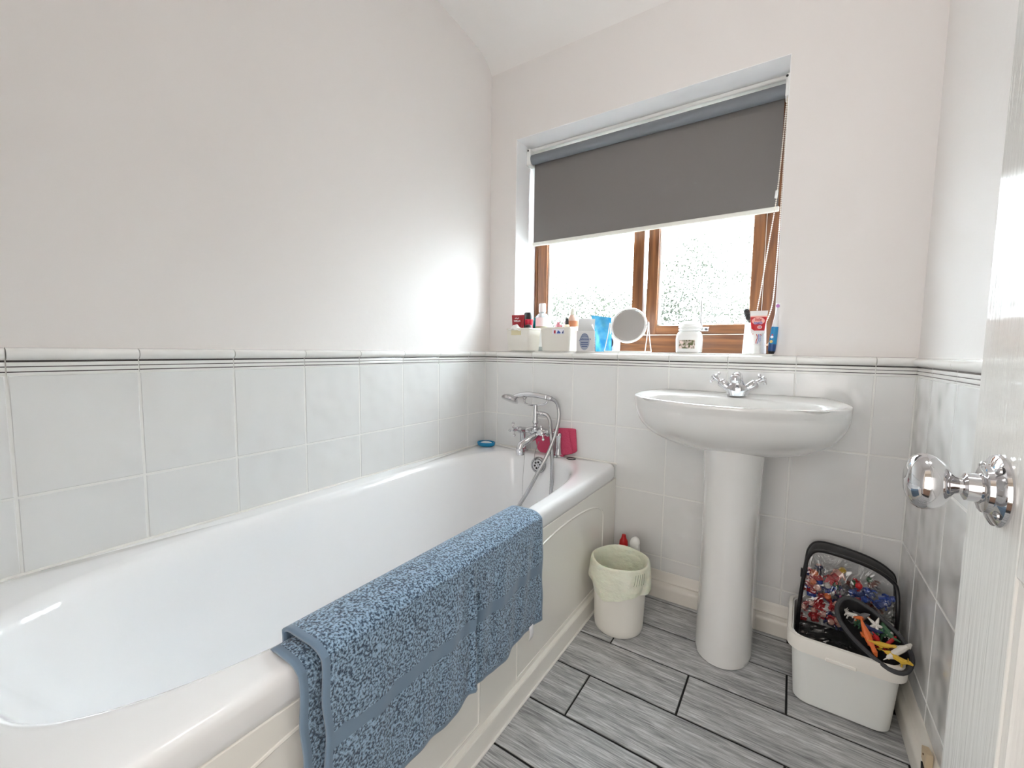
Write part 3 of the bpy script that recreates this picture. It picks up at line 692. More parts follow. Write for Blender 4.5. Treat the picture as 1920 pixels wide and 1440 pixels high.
o_, ff = towel_layer(0.0190, -1.347, ya, 0.205, 0.222, (0.126, 0.152), 'top_layer', tw, seed=0, inn_=0.16)
# small care label at the far lower corner
obj('care_label', MB().grid(lambda u, v: (0.7285-0.003*v+0.003*math.sin(v*3), -0.738-0.020*u+0.003*v, 0.232-0.040*v), 3, 6), mat('white_label', (0.80, 0.80, 0.82), 0.6), tw, solid=0.0012)

# ------------------------------------------------------------------ WASHBASIN
bs = thing('pedestal_basin', 'white ceramic washbasin standing on a full pedestal below the window', 'washbasin', (0, 0, 0))
BCX = 1.122
out = [(0.872, -0.0015), (0.845, -0.05), (0.824, -0.12), (0.818, -0.185), (0.830, -0.245), (0.868, -0.300), (0.935, -0.350), (1.020, -0.388), (1.122, -0.402)]
out = out + [(2*BCX-x, y) for x, y in reversed(out[:-1])]
outp = [(p.x, p.y) for p in smoothpath([(x, y, 0) for x, y in out], 6)]
backp = [(2*BCX-0.872+(0.872-(2*BCX-0.872))*i/12, -0.0015) for i in range(1, 12)]
loop = outp+backp; NL = len(loop)
def shrink(s, z, cy=-0.05, sy=None, tilt=0):
    sy = s if sy is None else sy
    return [(BCX+(x-BCX)*s, min(-0.0015, (y-cy)*sy+cy) if y < -0.002 else -0.0015, z + tilt*(y+0.4)) for x, y in loop]
ZR = 0.8255; TL = 0.018
rg = []
for q in range(0, 13):
    d = q/12; dep = 0.165*d
    s = (1-(d**2.3))**0.5 if d < 1 else 0
    s = max(s, 0.0)*0.72+0.28 if d > 0 else 1.0
    rg.append(shrink(s, ZR-0.012-dep, -0.05, s*0.97 if d > 0 else 1))
rg = rg[::-1]
rg.append(shrink(1.0, ZR-0.006, tilt=TL)); rg.append(shrink(0.997, ZR-0.002, tilt=TL)); rg.append(shrink(0.985, ZR, tilt=TL)); rg.append(shrink(0.965, ZR-0.0005, tilt=TL))
# bowl
def bowl(k, z, tilt=TL*0.6):
    pts = []
    for x, y in loop:
        bx = BCX+(x-BCX)*0.87*k; by = (y+0.235)*0.74*k-0.235 if True else y
        by = max(min(by, -0.235+0.125*k), -0.235-0.145*k); pts.append((bx, by, z+tilt*(y+0.4)))
    return pts
def bowl2(k, z):
    pts = []
    for i, (x, y) in enumerate(loop):
        a = math.atan2(y+0.235, (x-BCX)*0.6); rx, ry = 0.262*k, 0.128*k; n = 2.6
        c, s_ = math.cos(a), math.sin(a); pts.append((BCX+rx*math.copysign(abs(c)**(2/n), c), -0.246+ry*math.copysign(abs(s_)**(2/n), s_), z))
    return pts
for k, z in ((1.03, ZR-0.0005), (1.0, ZR-0.003), (0.975, ZR-0.012), (0.93, ZR-0.035), (0.84, ZR-0.07), (0.66, ZR-0.10), (0.4, ZR-0.118), (0.1, ZR-0.125)): rg.append(bowl2(k, z))
obj('basin', MB().rings(rg, (True, True)), CERAM, bs, angle=75)
# pedestal
def ped(hw, yf, yb, z, n=14):
    pts = [(1.136+hw, yb, z)] + [(1.136+hw*math.cos(-PI*i/(2*n)*1), -0.19+(yf+0.19)*(-math.sin(-PI*i/(2*n))) , z) for i in range(0, 2*n+1)] + [(1.136-hw, yb, z)]
    return pts
pts_r = []
for z, hw, yf_ in ((0.0005, 0.079, -0.292), (0.004, 0.083, -0.300), (0.02, 0.084, -0.301), (0.2, 0.080, -0.292), (0.45, 0.079, -0.286), (0.60, 0.083, -0.292), (0.69, 0.088, -0.298)):
    pts_r.append(ped(hw, yf_, -0.05, z))
obj('pedestal', MB().rings(pts_r), CERAM, bs, angle=50)
# basin mixer
tp = thing('basin_mixer_tap', 'chrome basin mixer tap with two cross handles at the back of the washbasin', 'tap', (1.128, -0.088, 0.8315))
def ov2(rx, ry, z, cx=0, cy=0, n=24): return [(cx+rx*math.cos(2*PI*i/n), cy+ry*math.sin(2*PI*i/n), z) for i in range(n)]
obj('body', MB().rings([ov2(0.030, 0.022, 0), ov2(0.029, 0.022, 0.003), ov2(0.036, 0.023, 0.014), ov2(0.042, 0.022, 0.024), ov2(0.036, 0.020, 0.032), ov2(0.022, 0.018, 0.038), ov2(0.016, 0.016, 0.052, 0, -0.004), ov2(0.015, 0.016, 0.066, 0, -0.010), ov2(0.012, 0.014, 0.074, 0, -0.014), ov2(0.004, 0.005, 0.077, 0, -0.014)]), CHROME, tp)
obj('spout', MB().tube([(0, -0.008, 0.060), (0, -0.030, 0.068), (0, -0.055, 0.068), (0, -0.072, 0.062)], [0.014, 0.014, 0.014, 0.015], 18), CHROME, tp)
obj('spout_tip', MB().lathe([(0.015, 0), (0.017, 0.003), (0.017, 0.018), (0.013, 0.025), (0, 0.027)], (0, -0.074, 0.046), (0, 0, 1), 24), CHROME, tp)
for s in (-1, 1):
    d = Vector((s*0.80, 0, 0.60)).normalized(); b0 = Vector((s*0.024, 0, 0.022))
    va = obj('valve', MB().lathe([(0.0135, 0), (0.0135, 0.012), (0.0145, 0.013), (0.0145, 0.034), (0.012, 0.037), (0.008, 0.040), (0.007, 0.046)], b0, d, 20), CHROME, tp)
    cross_handle(va, b0+d*0.058, d, 0.85, rot=0.5 if s < 0 else 0.9)

# ------------------------------------------------------------------ SILL ITEMS
S0 = WZ0
def basket(loc, wd, dp, ht, label, lab, labm, rz=0):
    b = thing('storage_basket', label, 'basket', loc, rz, None)
    def q(w_, d_, z): # rounded rectangle
        pts = []
        for (cx, cy, a0) in ((w_/2-0.01, d_/2-0.01, 0), (-w_/2+0.01, d_/2-0.01, PI/2), (-w_/2+0.01, -d_/2+0.01, PI), (w_/2-0.01, -d_/2+0.01, 1.5*PI)):
            for i in range(5): pts.append((cx+0.01*math.cos(a0+i*PI/8), cy+0.01*math.sin(a0+i*PI/8), z))
        return pts
    t_ = 0.88; mb = MB().rings([q(wd*t_, dp*t_, 0.0003), q(wd*(t_+0.01), dp*(t_+0.01), 0.003), q(wd*0.975, dp*0.975, ht-0.008), q(wd, dp, ht-0.007), q(wd, dp, ht), q(wd*0.965, dp*0.965, ht), q(wd*0.93, dp*0.93, ht-0.01), q(wd*0.85, dp*0.85, 0.004)], (True, True))
    obj('shell', mb, CREAMP, b)
    l = obj('label_patch', MB().box(-lab[0]/2+lab[3], lab[0]/2+lab[3], -dp*0.5*0.985-0.0012, -dp*0.5*0.94, ht*lab[2]-lab[1]/2, ht*lab[2]+lab[1]/2), labm, b, bevel=0.0006)
    return b, l
b1, l1 = basket((0.209, 0.020, S0), 0.150, 0.09, 0.104, 'cream plastic basket at the left end of the sill, with a blank yellowish label', (0.062, 0.022, 0.80, -0.006), mat('yellowed_label', (0.72, 0.65, 0.42), 0.5), -0.20)
b2, l2 = basket((0.3865, 0.056, S0), 0.153, 0.12, 0.106, 'cream plastic basket with a red and blue sticker, next to the folded carton', (0.058, 0.022, 0.82, 0.018), mat('white_sticker', (0.82, 0.82, 0.88), 0.4))
b1.location.z += 0
obj('sticker_mark', MB().box(-0.002, 0.006, -0.0612, -0.0598, 0.078, 0.092), mat('sticker_red', (0.5, 0.02, 0.05), 0.5), b2)
obj('sticker_mark', MB().prism([(0.012, -0.0612, 0.078), (0.030, -0.0612, 0.078), (0.030, -0.0612, 0.084), (0.018, -0.0612, 0.092)], (0, 0.001, 0)), mat('sticker_blue', (0.05, 0.12, 0.45), 0.5), b2)
obj('sticker_mark', MB().prism([(0.036, -0.0612, 0.078), (0.045, -0.0612, 0.078), (0.045, -0.0612, 0.093)], (0, 0.001, 0)), mat('sticker_navy', (0.02, 0.04, 0.15), 0.5), b2)
def bottle(name, label, cat, x, y, z, prof, m_, cap=None, capm=None, sx=1, sy=1, seg=24, group=None, tilt=None):
    t = thing(name, label, cat, (x, y, z), 0, group)
    obj('bottle_body', MB().lathe(prof, seg=seg, sx=sx, sy=sy), m_, t)
    if cap: obj('cap', MB().lathe(cap, seg=20), capm, t)
    if tilt: t.rotation_euler = tilt
    return t
RED = mat('deep_red_plastic', (0.32, 0.004, 0.012), 0.3)
# contents of the left basket
t = thing('cream_tube', 'dark red squeeze tube with a small white emblem, standing in the left basket', 'tube', (0.178, 0.020, S0+0.012))
obj('tube_body', MB().rings([[(w_*math.cos(2*PI*i/24), d_*math.sin(2*PI*i/24), z) for i in range(24)] for w_, d_, z in ((0.020, 0.018, 0.0), (0.024, 0.02, 0.03), (0.030, 0.014, 0.09), (0.0345, 0.006, 0.135), (0.036, 0.002, 0.152), (0.036, 0.0015, 0.157))]), RED, t)
WHT = mat('white_print', (0.85, 0.85, 0.85), 0.5)
text_mesh('emblem', 'WELLA', 0.0115, WHT, t, (0.003, -0.0135, 0.127), (PI/2-0.12, 0, 0)); 
obj('emblem', MB().tube([(-0.011, -0.012, 0.138), (-0.004, -0.0115, 0.142), (0.003, -0.0115, 0.138), (0.011, -0.0112, 0.1415)], 0.0012, 6), WHT, t)
bottle('shampoo_bottle', 'black bottle with rounded shoulders behind the dark red tube', 'bottle', 0.176, 0.110, S0, [(0.02, 0), (0.024, 0.01), (0.024, 0.12), (0.023, 0.165), (0.019, 0.185), (0.015, 0.188), (0, 0.189)], BLK, sx=1.0, sy=0.6)
bottle('hair_mask_jar', 'small glossy red jar between the dark red tube and the clear bottle', 'jar', 0.240, 0.018, S0+0.022, [(0.018, 0), (0.018, 0.10), (0.017, 0.105)], mat('crimson_plastic', (0.50, 0.004, 0.03), 0.2), [(0.0188, 0.100), (0.0188, 0.122), (0.017, 0.124), (0, 0.124)], MATS['crimson_plastic'])
bottle('mouthwash_bottle', 'teal bottle standing behind the white capped clear bottle', 'bottle', 0.205, 0.155, S0, [(0.02, 0), (0.023, 0.01), (0.023, 0.14), (0.020, 0.160), (0.008, 0.168), (0.008, 0.175), (0, 0.176)], mat('teal_liquid', (0.0, 0.19, 0.20), 0.15))
t = bottle('micellar_bottle', 'tall clear bottle with white cap and white label, behind the left basket', 'bottle', 0.262, 0.104, S0, [(0.028, 0), (0.032, 0.006), (0.032, 0.150), (0.029, 0.165), (0.020, 0.176), (0.013, 0.180), (0.013, 0.184)], mat('clear_bottle', (0.80, 0.86, 0.88), 0.08, trans=0.5, ior=1.3), [(0.0155, 0.184), (0.0165, 0.188), (0.0165, 0.222), (0.0145, 0.226), (0, 0.226)], PLW)
obj('bottle_label', MB().lathe([(0.0324, 0.02), (0.0324, 0.158)], seg=24, caps=(False, False)), mat('label_white', (0.80, 0.80, 0.80), 0.5), t)
obj('label_stripe', MB().lathe([(0.0327, 0.110), (0.0327, 0.116)], seg=24, caps=(False, False)), mat('olive_print', (0.30, 0.33, 0.18), 0.5), t)
bottle('lip_balm_pot', 'round black pot lid beside the red jar', 'jar', 0.252, -0.006, S0+0.008, [(0.016, 0), (0.018, 0.1), (0.0155, 0.108), (0.008, 0.112), (0, 0.113)], BLK, seg=20)
def cloth_heap():
    def f(u, v):
        x = -0.052+0.104*u; y = -0.04+0.08*v
        z = 0.028*max(0, math.cos((u-0.42)*PI*1.05))**1.4*max(0.05, math.cos((v-0.5)*PI*0.9)) + 0.002*math.sin(u*18+v*9)
        return (x, y, z)
    return MB().grid(f, 24, 14)
o = tag(obj('cotton_pad_bag', cloth_heap(), mat('soft_white', (0.84, 0.84, 0.82), 0.7), solid=0.003), 'white folded cloth bulging over the rim of the left basket', 'cloth'); o.location = (0.185, -0.002, S0+0.094); o.rotation_euler = (0, 0, -0.2); o.scale = (0.8, 0.55, 1)
# contents of the second basket
t = bottle('baby_lotion_bottle', 'peach lotion bottle with a pale cap, in the stickered basket', 'bottle', 0.440, 0.070, S0+0.004, [(0.022, 0), (0.026, 0.01), (0.026, 0.125), (0.024, 0.142), (0.014, 0.158), (0.010, 0.160)], mat('peach_plastic', (0.80, 0.56, 0.46), 0.3), [(0.0105, 0.158), (0.0125, 0.160), (0.0115, 0.188), (0, 0.190)], mat('pale_green_cap', (0.82, 0.84, 0.74), 0.35))
obj('orange_ring', MB().lathe([(0.0264, 0.108), (0.0264, 0.132)], seg=24, caps=(False, False)), mat('orange_print', (0.62, 0.24, 0.12), 0.4), t)
bottle('nail_varnish', 'tiny bottle with a black cap in front of the peach lotion', 'bottle', 0.433, 0.025, S0+0.094, [(0.010, 0), (0.011, 0.004), (0.011, 0.022), (0.006, 0.026)], mat('cream_varnish', (0.75, 0.66, 0.50), 0.2), [(0.0072, 0.024), (0.0078, 0.026), (0.0068, 0.052), (0, 0.053)], BLK)
bottle('perfume_bottle', 'small clear bottle of pink liquid in the stickered basket', 'bottle', 0.384, 0.040, S0+0.086, [(0.013, 0), (0.015, 0.004), (0.015, 0.030), (0.011, 0.036), (0.006, 0.040), (0.006, 0.046), (0, 0.047)], mat('pink_liquid', (0.78, 0.36, 0.42), 0.1, trans=0.4), sx=1.1)
bottle('cotton_bud_tub', 'clear plastic tub with white buds, between the pink bottle and the peach lotion', 'tub', 0.405, 0.082, S0+0.004, [(0.016, 0), (0.017, 0.13), (0.015, 0.135), (0, 0.136)], mat('frosty_tub', (0.80, 0.81, 0.84), 0.25), seg=20)
# open carton
t = thing('carton', 'open white and grey pharmacy carton with blue print and raised lid flap', 'box', (0.526, 0.022, S0), 0.36)
BOXW = mat('carton_white', (0.78, 0.79, 0.84), 0.5); BOXG = mat('carton_grey', (0.50, 0.49, 0.48), 0.6)
obj('carton_body', MB().box(-0.038, 0.038, -0.018, 0.018, 0.0003, 0.088, 0), mat('carton_front', (0.66, 0.65, 0.64), 0.5), t, bevel=0.001, smooth=False)
obj('carton_side', MB().box(0.0378, 0.0388, -0.0175, 0.0175, 0.001, 0.0875), BOXW, t)
obj('lid_flap', MB().prism([(-0.036, 0.016, 0.086), (0.036, 0.016, 0.086), (0.036, 0.040, 0.142), (-0.034, 0.042, 0.145)], (0, 0.0012, 0.0006)), BOXG, t)
obj('side_flap', MB().prism([(0.037, -0.016, 0.087), (0.037, 0.016, 0.087), (0.026, 0.012, 0.118), (0.024, -0.010, 0.112)], (0.0008, 0, 0)), BOXW, t)
obj('inside_shadow', MB().box(-0.034, 0.034, -0.0145, 0.0145, 0.0881, 0.0885), mat('carton_inside_shade', (0.22, 0.20, 0.19), 0.8), t)  # dark sheet painting the shade inside the open carton
BLP = mat('blue_print', (0.06, 0.09, 0.22), 0.6)
def disc(cx, cz, rx, rz_, y, n=28): return [(cx+rx*math.cos(2*PI*i/n), y, cz+rz_*math.sin(2*PI*i/n)) for i in range(n)]
obj('printed_oval', MB().prism(disc(-0.004, 0.042, 0.021, 0.036, -0.0186), (0, 0.0005, 0)), mat('print_grey_blue', (0.33, 0.37, 0.46), 0.6), t)
for z, wd in ((0.069, 0.022), (0.060, 0.028)): obj('printed_arc', MB().tube([(-0.004+wd/2*math.cos(PI*i/8), -0.0188, z+0.006*math.sin(PI*i/8)) for i in range(9)], 0.0012, 5), BLP, t)
for z, wd in ((0.038, 0.030), (0.030, 0.032), (0.022, 0.024)): obj('printed_line', MB().box(-0.004-wd/2, -0.004+wd/2, -0.0192, -0.0186, z-0.0014, z+0.0014), BLP, t)
for z in (0.060, 0.050, 0.040, 0.030, 0.016): obj('printed_line', MB().box(0.0387, 0.0392, -0.013, 0.011, z-0.0010, z+0.0010), BLP, t)
text_mesh('print', "Johnson's", 0.0125, BLP, t, (-0.002, -0.0196, 0.0525), (PI/2, 0, 0), shear=0.4)
# blue packet
def pack(u, v):
    x = -0.036+0.072*u+0.010*v*(0.5-u); z = 0.148*v; y = 0.010*math.sin(PI*u)*math.cos(v*1.2)*1.6+0.002*math.sin(u*14+v*9)
    z += 0.012*v*(1-u)
    return (x-0.030*v**2*(1-u)*1.0, -y, z)
t = thing('wipes_packet', 'bright blue plastic packet standing behind the pharmacy carton', 'packet', (0.578, 0.098, S0+0.0005), 0.1)
mb = MB().grid(pack, 16, 18); mb.grid(lambda u, v: (lambda p: (p[0], -p[1]+0.002, p[2]))(pack(u, v)), 16, 18)
obj('packet_body', mb, mat('bright_blue_film', (0.02, 0.33, 0.72), 0.25, bump=((30, 30, 30), 0.4, 0.01, 2), vary=(0.12, 0.52, 0.80)), t)
# glass mug behind mirror
t = thing('mug', 'pale mug with a dark window-like patch, half hidden behind the left leg of the mirror', 'mug', (0.610, 0.140, S0))
obj('mug_body', MB().lathe([(0.022, 0.0003), (0.026, 0.004), (0.0275, 0.03), (0.027, 0.075), (0.0255, 0.075), (0.025, 0.006), (0, 0.006)], seg=28), mat('pale_blue_glass', (0.72, 0.77, 0.88), 0.15), t)
obj('dark_patch', MB().prism(disc(-0.004, 0.040, 0.011, 0.020, -0.0288, 20), (0, 0.003, 0)), mat('dark_brown_print', (0.06, 0.045, 0.05), 0.4), t)
# vanity mirror
t = thing('vanity_mirror', 'round white framed table mirror on a bent wire stand', 'mirror', (0.690, 0.090, S0), 0.02)
mc = Vector((0, 0.0, 0.1125)); mn = Vector((0.02, -1, 0.22)).normalized()
rM = 0.0725
obj('mirror_frame', MB().lathe([(rM-0.004, 0.006), (rM+0.001, 0.0065), (rM+0.004, 0.003), (rM+0.004, -0.004), (rM, -0.007), (0, -0.007)], mc, mn, 56, caps=(False, True)), PLW, t)
obj('mirror_glass', MB().lathe([(0, 0.0035), (rM-0.0055, 0.0035), (rM-0.0035, 0.0055)], mc, mn, 56, caps=(True, False)), mat('mirror_silver', (0.86, 0.87, 0.87), 0.02, 1.0), t)
for s in (-1, 1):
    x = s*(rM+0.011)
    obj('pivot', MB().lathe([(0.006, 0), (0.006, 0.008)], (s*(rM+0.003), 0, 0.1125), (s, 0, 0), 12), PLW, t)
    obj('stand_wire', MB().tube(smoothpath([(x+s*0.002, -0.050, 0.002), (x, -0.018, 0.070), (x-s*0.001, 0, 0.124), (x, 0.014, 0.075), (x+s*0.002, 0.048, 0.002)], 6), 0.0021, 8), PLW, t)
for y in (-0.050, 0.048):
    obj('stand_wire', MB().tube([(-rM-0.013, y, 0.0025), (rM+0.013, y, 0.0025)], 0.0021, 8), PLW, t)
# candle jar
t = thing('candle_jar', 'squat white lidded candle jar with a flower picture label', 'jar', (0.935, 0.085, S0)); t.scale = (1, 1, 1.05)
def sq(r, z, n=4.5, N_=36): return [(r*math.copysign(abs(math.cos(2*PI*i/N_))**(2/n), math.cos(2*PI*i/N_)), r*0.9*math.copysign(abs(math.sin(2*PI*i/N_))**(2/n), math.sin(2*PI*i/N_)), z) for i in range(N_)]
JW = mat('milky_glass', (0.86, 0.87, 0.86), 0.12, coat=0.5)
obj('jar_body', MB().rings([sq(0.040, 0.0003), sq(0.045, 0.004), sq(0.0465, 0.05, 5), sq(0.0455, 0.066, 4), sq(0.041, 0.076, 3), sq(0.038, 0.079, 2.4)]), JW, t)
obj('lid', MB().lathe([(0.037, 0.079), (0.0415, 0.082), (0.0415, 0.088), (0.0385, 0.089), (0.0385, 0.091), (0.042, 0.092), (0.042, 0.099), (0.040, 0.1005), (0.040, 0.105), (0.034, 0.112), (0.020, 0.117), (0, 0.118)], seg=40), JW, t)
FL = mat('flower_print', (0.10, 0.11, 0.04), 0.6, bump=((130, 130, 130), 0.05, 0.001, 1), vary=(0.80, 0.66, 0.62))
obj('picture_label', MB().box(-0.029, 0.029, -0.0424, -0.0418, 0.016, 0.047), FL, t)
# cup, toothbrushes, toothpaste
t = thing('tumbler', 'white plastic toothbrush beaker with a side loop behind the toothpaste', 'cup', (1.157, 0.098, S0), 0); t.scale = (0.86, 0.86, 1)
obj('beaker', MB().lathe([(0.044, 0.0003), (0.045, 0.003), (0.0395, 0.110), (0.0375, 0.112), (0.036, 0.110), (0.041, 0.006), (0, 0.006)], seg=40), mat('white_beaker', (0.85, 0.86, 0.87), 0.25), t)
obj('loop_handle', MB().tube(smoothpath([(0.040, -0.01, 0.030), (0.050, -0.012, 0.034), (0.058, -0.012, 0.046), (0.060, -0.010, 0.060)], 5), 0.0035, 8), mat('peach_loop', (0.82, 0.66, 0.50), 0.3), t)
t = thing('hairbrush', 'black brush head leaning out of the left of the white beaker', 'brush', (1.150, 0.085, S0+0.02))
d = Vector((-0.26, 0, 1)).normalized(); p0 = Vector((0.012, 0, 0.0))
obj('brush_stem', MB().tube([p0, p0+d*0.085, p0+d*0.108], [0.002, 0.0022, 0.003], 8), BLK, t)
obj('brush_head', MB().tube([p0+d*0.106, p0+d*0.110, p0+d*0.142, p0+d*0.147], [0.005, 0.0085, 0.0095, 0.006], 10), mat('dark_bristle', (0.03, 0.03, 0.032), 0.7, bump=((500, 500, 500), 1, 0.003, 1)), t)
t = thing('toothbrush', 'thin white toothbrush handle beside the black brush in the beaker', 'toothbrush', (1.158, 0.092, S0+0.02))
obj('handle', MB().tube([(0.006, 0, 0), (-0.004, 0, 0.11), (-0.007, 0, 0.125)], [0.004, 0.004, 0.003], 8), PLW, t)
# toothpaste
t = thing('toothpaste_tube', 'upright red and white childrens toothpaste tube in front of the beaker', 'toothpaste', (1.1700, 0.030, S0), 0.10); t.scale = (0.74, 0.8, 0.985)
TW = mat('tube_white', (0.82, 0.80, 0.79), 0.3); TR = mat('tube_red', (0.52, 0.012, 0.02), 0.3); TPK = mat('tube_pink', (0.90, 0.45, 0.40), 0.4)
obj('tube_cap', MB().lathe([(0.0195, 0.0003), (0.020, 0.002), (0.0185, 0.030), (0.016, 0.031)], seg=28), PLW, t)
def tring(z):
    k = (z-0.031)/(0.152-0.031); w_ = 0.0195+0.0175*k; d_ = 0.0185*(1-k)+0.0012
    return [(w_*math.cos(2*PI*i/32), d_*math.sin(2*PI*i/32), z) for i in range(32)]
zs_ = [0.031, 0.045, 0.060, 0.072, 0.082, 0.092, 0.102, 0.112, 0.122, 0.130, 0.134, 0.138, 0.152]
obj('tube_body', MB().rings([tring(z) for z in zs_], mis=[0, 0, 0, 0, 1, 1, 1, 1, 1, 2, 0, 0]), [TW, TR, TPK], t)
def ty(z, x=0):
    k = (z-0.031)/(0.152-0.031); w_ = 0.0195+0.0175*k; d_ = 0.0185*(1-k)+0.0012; return -d_*math.sqrt(max(0.05, 1-(x/w_)**2))
tl = math.atan2(0.0173, 0.121)
obj('white_swoosh', MB().prism([(-0.030, ty(0.084)-0.0006, 0.090), (-0.012, ty(0.084)-0.0006, 0.080), (0.008, ty(0.084)-0.0006, 0.0765), (0.030, ty(0.084)-0.0002, 0.082), (0.030, ty(0.078)-0.0002, 0.072), (-0.028, ty(0.078)-0.0006, 0.072)], (0, 0.002, 0)), TW, t)
obj('name_patch', MB().prism(disc(-0.001, 0.116, 0.0265, 0.0135, ty(0.116)-0.0012), (0, 0.0010, 0)), TPK, t)
obj('age_patch', MB().prism(disc(0.006, 0.094, 0.010, 0.0065, ty(0.094)-0.0012), (0, 0.0010, 0)), TPK, t)
text_mesh('lettering', 'little', 0.0150, TR, t, (-0.001, ty(0.116)-0.0016, 0.1205), (PI/2, 0, 0))
LBL = mat('letter_blue', (0.12, 0.20, 0.50), 0.4)
text_mesh('lettering', 'teeth', 0.0165, LBL, t, (-0.001, ty(0.116)-0.0016, 0.1095), (PI/2, 0, 0))
text_mesh('lettering', '3-5', 0.0085, LBL, t, (0.006, ty(0.094)-0.0016, 0.094), (PI/2, 0, 0))
for k, mm in enumerate((TR, TW, LBL)):
    pts = smoothpath([(-0.006+k*0.003, ty(0.040)-0.001, 0.036), (-0.005+k*0.004, ty(0.050)-0.001, 0.047), (-0.001+k*0.002, ty(0.06)-0.001, 0.058), (-0.006+k*0.005, ty(0.069)-0.001, 0.069)], 5)
    obj('brush_stripe', MB().tube(pts, 0.0014, 6), mm, t)
text_mesh('small_print', 'Aquafresh', 0.0062, LBL, t, (0.0095, ty(0.046)-0.0022, 0.053), (PI/2, -PI/2, 0))
for x, z in ((0.016, 0.074), (0.010, 0.068), (0.014, 0.066), (-0.022, 0.078), (-0.020, 0.070)): obj('printed_dot', MB().lathe([(0.0018, 0), (0.0018, 0.001)], (x, ty(z, x)-0.0002, z), (0, -1, 0), 10), TR, t)
# electric toothbrush
t = thing('electric_toothbrush', 'blue and white childrens electric toothbrush at the right end of the sill', 'toothbrush', (1.214, 0.022, S0), 0); t.scale = (0.92, 0.92, 0.92)
EB = mat('handle_blue', (0.01, 0.22, 0.48), 0.25); EW = mat('brush_white', (0.84, 0.85, 0.88), 0.3); NV = mat('handle_navy', (0.01, 0.06, 0.20), 0.3)
d = Vector((0.07, 0, 1)).normalized(); p0 = Vector((0, 0, 0.001))
def seg_(a, b, ra, rb): return MB().tube([p0+d*a, p0+d*(a+0.25*(b-a)), p0+d*(a+0.75*(b-a)), p0+d*b], [ra, ra+(rb-ra)*0.25, ra+(rb-ra)*0.75, rb], 18)
obj('base_cap', seg_(0, 0.010, 0.009, 0.012), BLK, t); obj('grip_navy', seg_(0.010, 0.036, 0.0125, 0.013), NV, t); obj('grip_blue', seg_(0.036, 0.100, 0.013, 0.0115), EB, t)
obj('grip_yellow_mark', MB().sphere(p0+d*0.045+Vector((-0.004, -0.0115, 0)), 0.006, 10, 6, ry=0.3), mat('yellow_print', (0.72, 0.60, 0.22), 0.4), t)
obj('grip_white_mark', MB().sphere(p0+d*0.062+Vector((-0.004, -0.0112, 0)), 0.0055, 10, 6, ry=0.3), EW, t)
obj('grip_red_mark', MB().sphere(p0+d*0.070+Vector((-0.003, -0.0110, 0)), 0.0035, 10, 6, ry=0.3), TR, t)
obj('neck', seg_(0.100, 0.160, 0.0105, 0.0040), EW, t); obj('head', seg_(0.158, 0.186, 0.0045, 0.0065), EW, t)
obj('bristles', MB().tube([p0+d*0.176+Vector((0, -0.003, 0)), p0+d*0.176+Vector((0, -0.013, 0))], 0.0062, 12), mat('purple_bristle', (0.52, 0.22, 0.55), 0.7), t)

# ------------------------------------------------------------------ FLOOR: BIN
t = thing('pedal_bin', 'small white waste bin with a pale green liner folded over the rim', 'bin', (0.809, -0.272, 0))
obj('bin_body', MB().lathe([(0.076, 0.0005), (0.082, 0.006), (0.084, 0.02), (0.093, 0.236), (0.0935, 0.240), (0.091, 0.240), (0.082, 0.03), (0, 0.03)], seg=48), mat('ivory_plastic', (0.85, 0.83, 0.77), 0.3), t)
LIN = mat('pale_green_liner', (0.79, 0.81, 0.68), 0.45, bump=((22, 22, 30), 0.6, 0.02, 3), sss=0.15)
def liner(u, v):
    a = 2*PI*u
    if v < 0.42:   # inside, from low in the bin to the rim
        q = v/0.42; z = 0.06+0.188*q; r = 0.072+0.019*q+0.0035*math.sin(a*5+2)*(1-q)+0.003*math.sin(a*9+q*4)*(1-q)
    elif v < 0.50:
        q = (v-0.42)/0.08; z = 0.248+0.003*math.sin(PI*q); r = 0.091+0.008*q
    else:
        q = (v-0.5)/0.5; L = 0.092+0.012*math.sin(a*3+0.6)+0.010*math.sin(a*2+4.1)
        z = 0.248-L*q; r = 0.099+0.011*q**0.7-0.006*q**4+0.0030*math.sin(a*7+q*2)*q+0.0022*math.sin(a*13+q*5)*q
    x = r*math.cos(a); x = max(x, -0.0985)
    return (x, r*math.sin(a), z+0.002*math.sin(a*4))
obj('bin_liner', MB().grid(liner, 120, 60), LIN, t, angle=80)
for k in range(5):
    a = -0.72+0.085*k
    pts = [(0.1035*math.cos(a), 0.1035*math.sin(a), 0.238), (0.108*math.cos(a-0.06), 0.108*math.sin(a-0.06), 0.218), (0.110*math.cos(a-0.10), 0.110*math.sin(a-0.10), 0.204)]
    obj('liner_crease', MB().tube(pts, 0.0006, 5), mat('liner_crease_shade', (0.16, 0.22, 0.13), 0.5), t)  # creases drawn as thin dark lines, their shade put into the colour
t = thing('cleaner_bottle', 'clear cleaner bottle with a red nozzle behind the white bin', 'bottle', (0.752, -0.066, 0))
obj('bottle_body', MB().lathe([(0.026, 0.0005), (0.030, 0.006), (0.030, 0.15), (0.026, 0.18), (0.016, 0.197), (0.012, 0.200)], seg=28), mat('grey_clear', (0.42, 0.44, 0.40), 0.12, trans=0.4), t)
obj('nozzle', MB().lathe([(0.0165, 0.199), (0.0170, 0.203), (0.0160, 0.219), (0.011, 0.226), (0.0085, 0.236), (0.0075, 0.243), (0, 0.244)], seg=20), mat('nozzle_red', (0.55, 0.008, 0.012), 0.3), t)
t = thing('toilet_brush', 'white brush handle with an angled flat tip behind the bin', 'brush', (0.816, -0.115, 0.0)); 
obj('brush_pot', MB().lathe([(0.030, 0.0005), (0.034, 0.006), (0.030, 0.11), (0.027, 0.112)], seg=24), PLW, t)
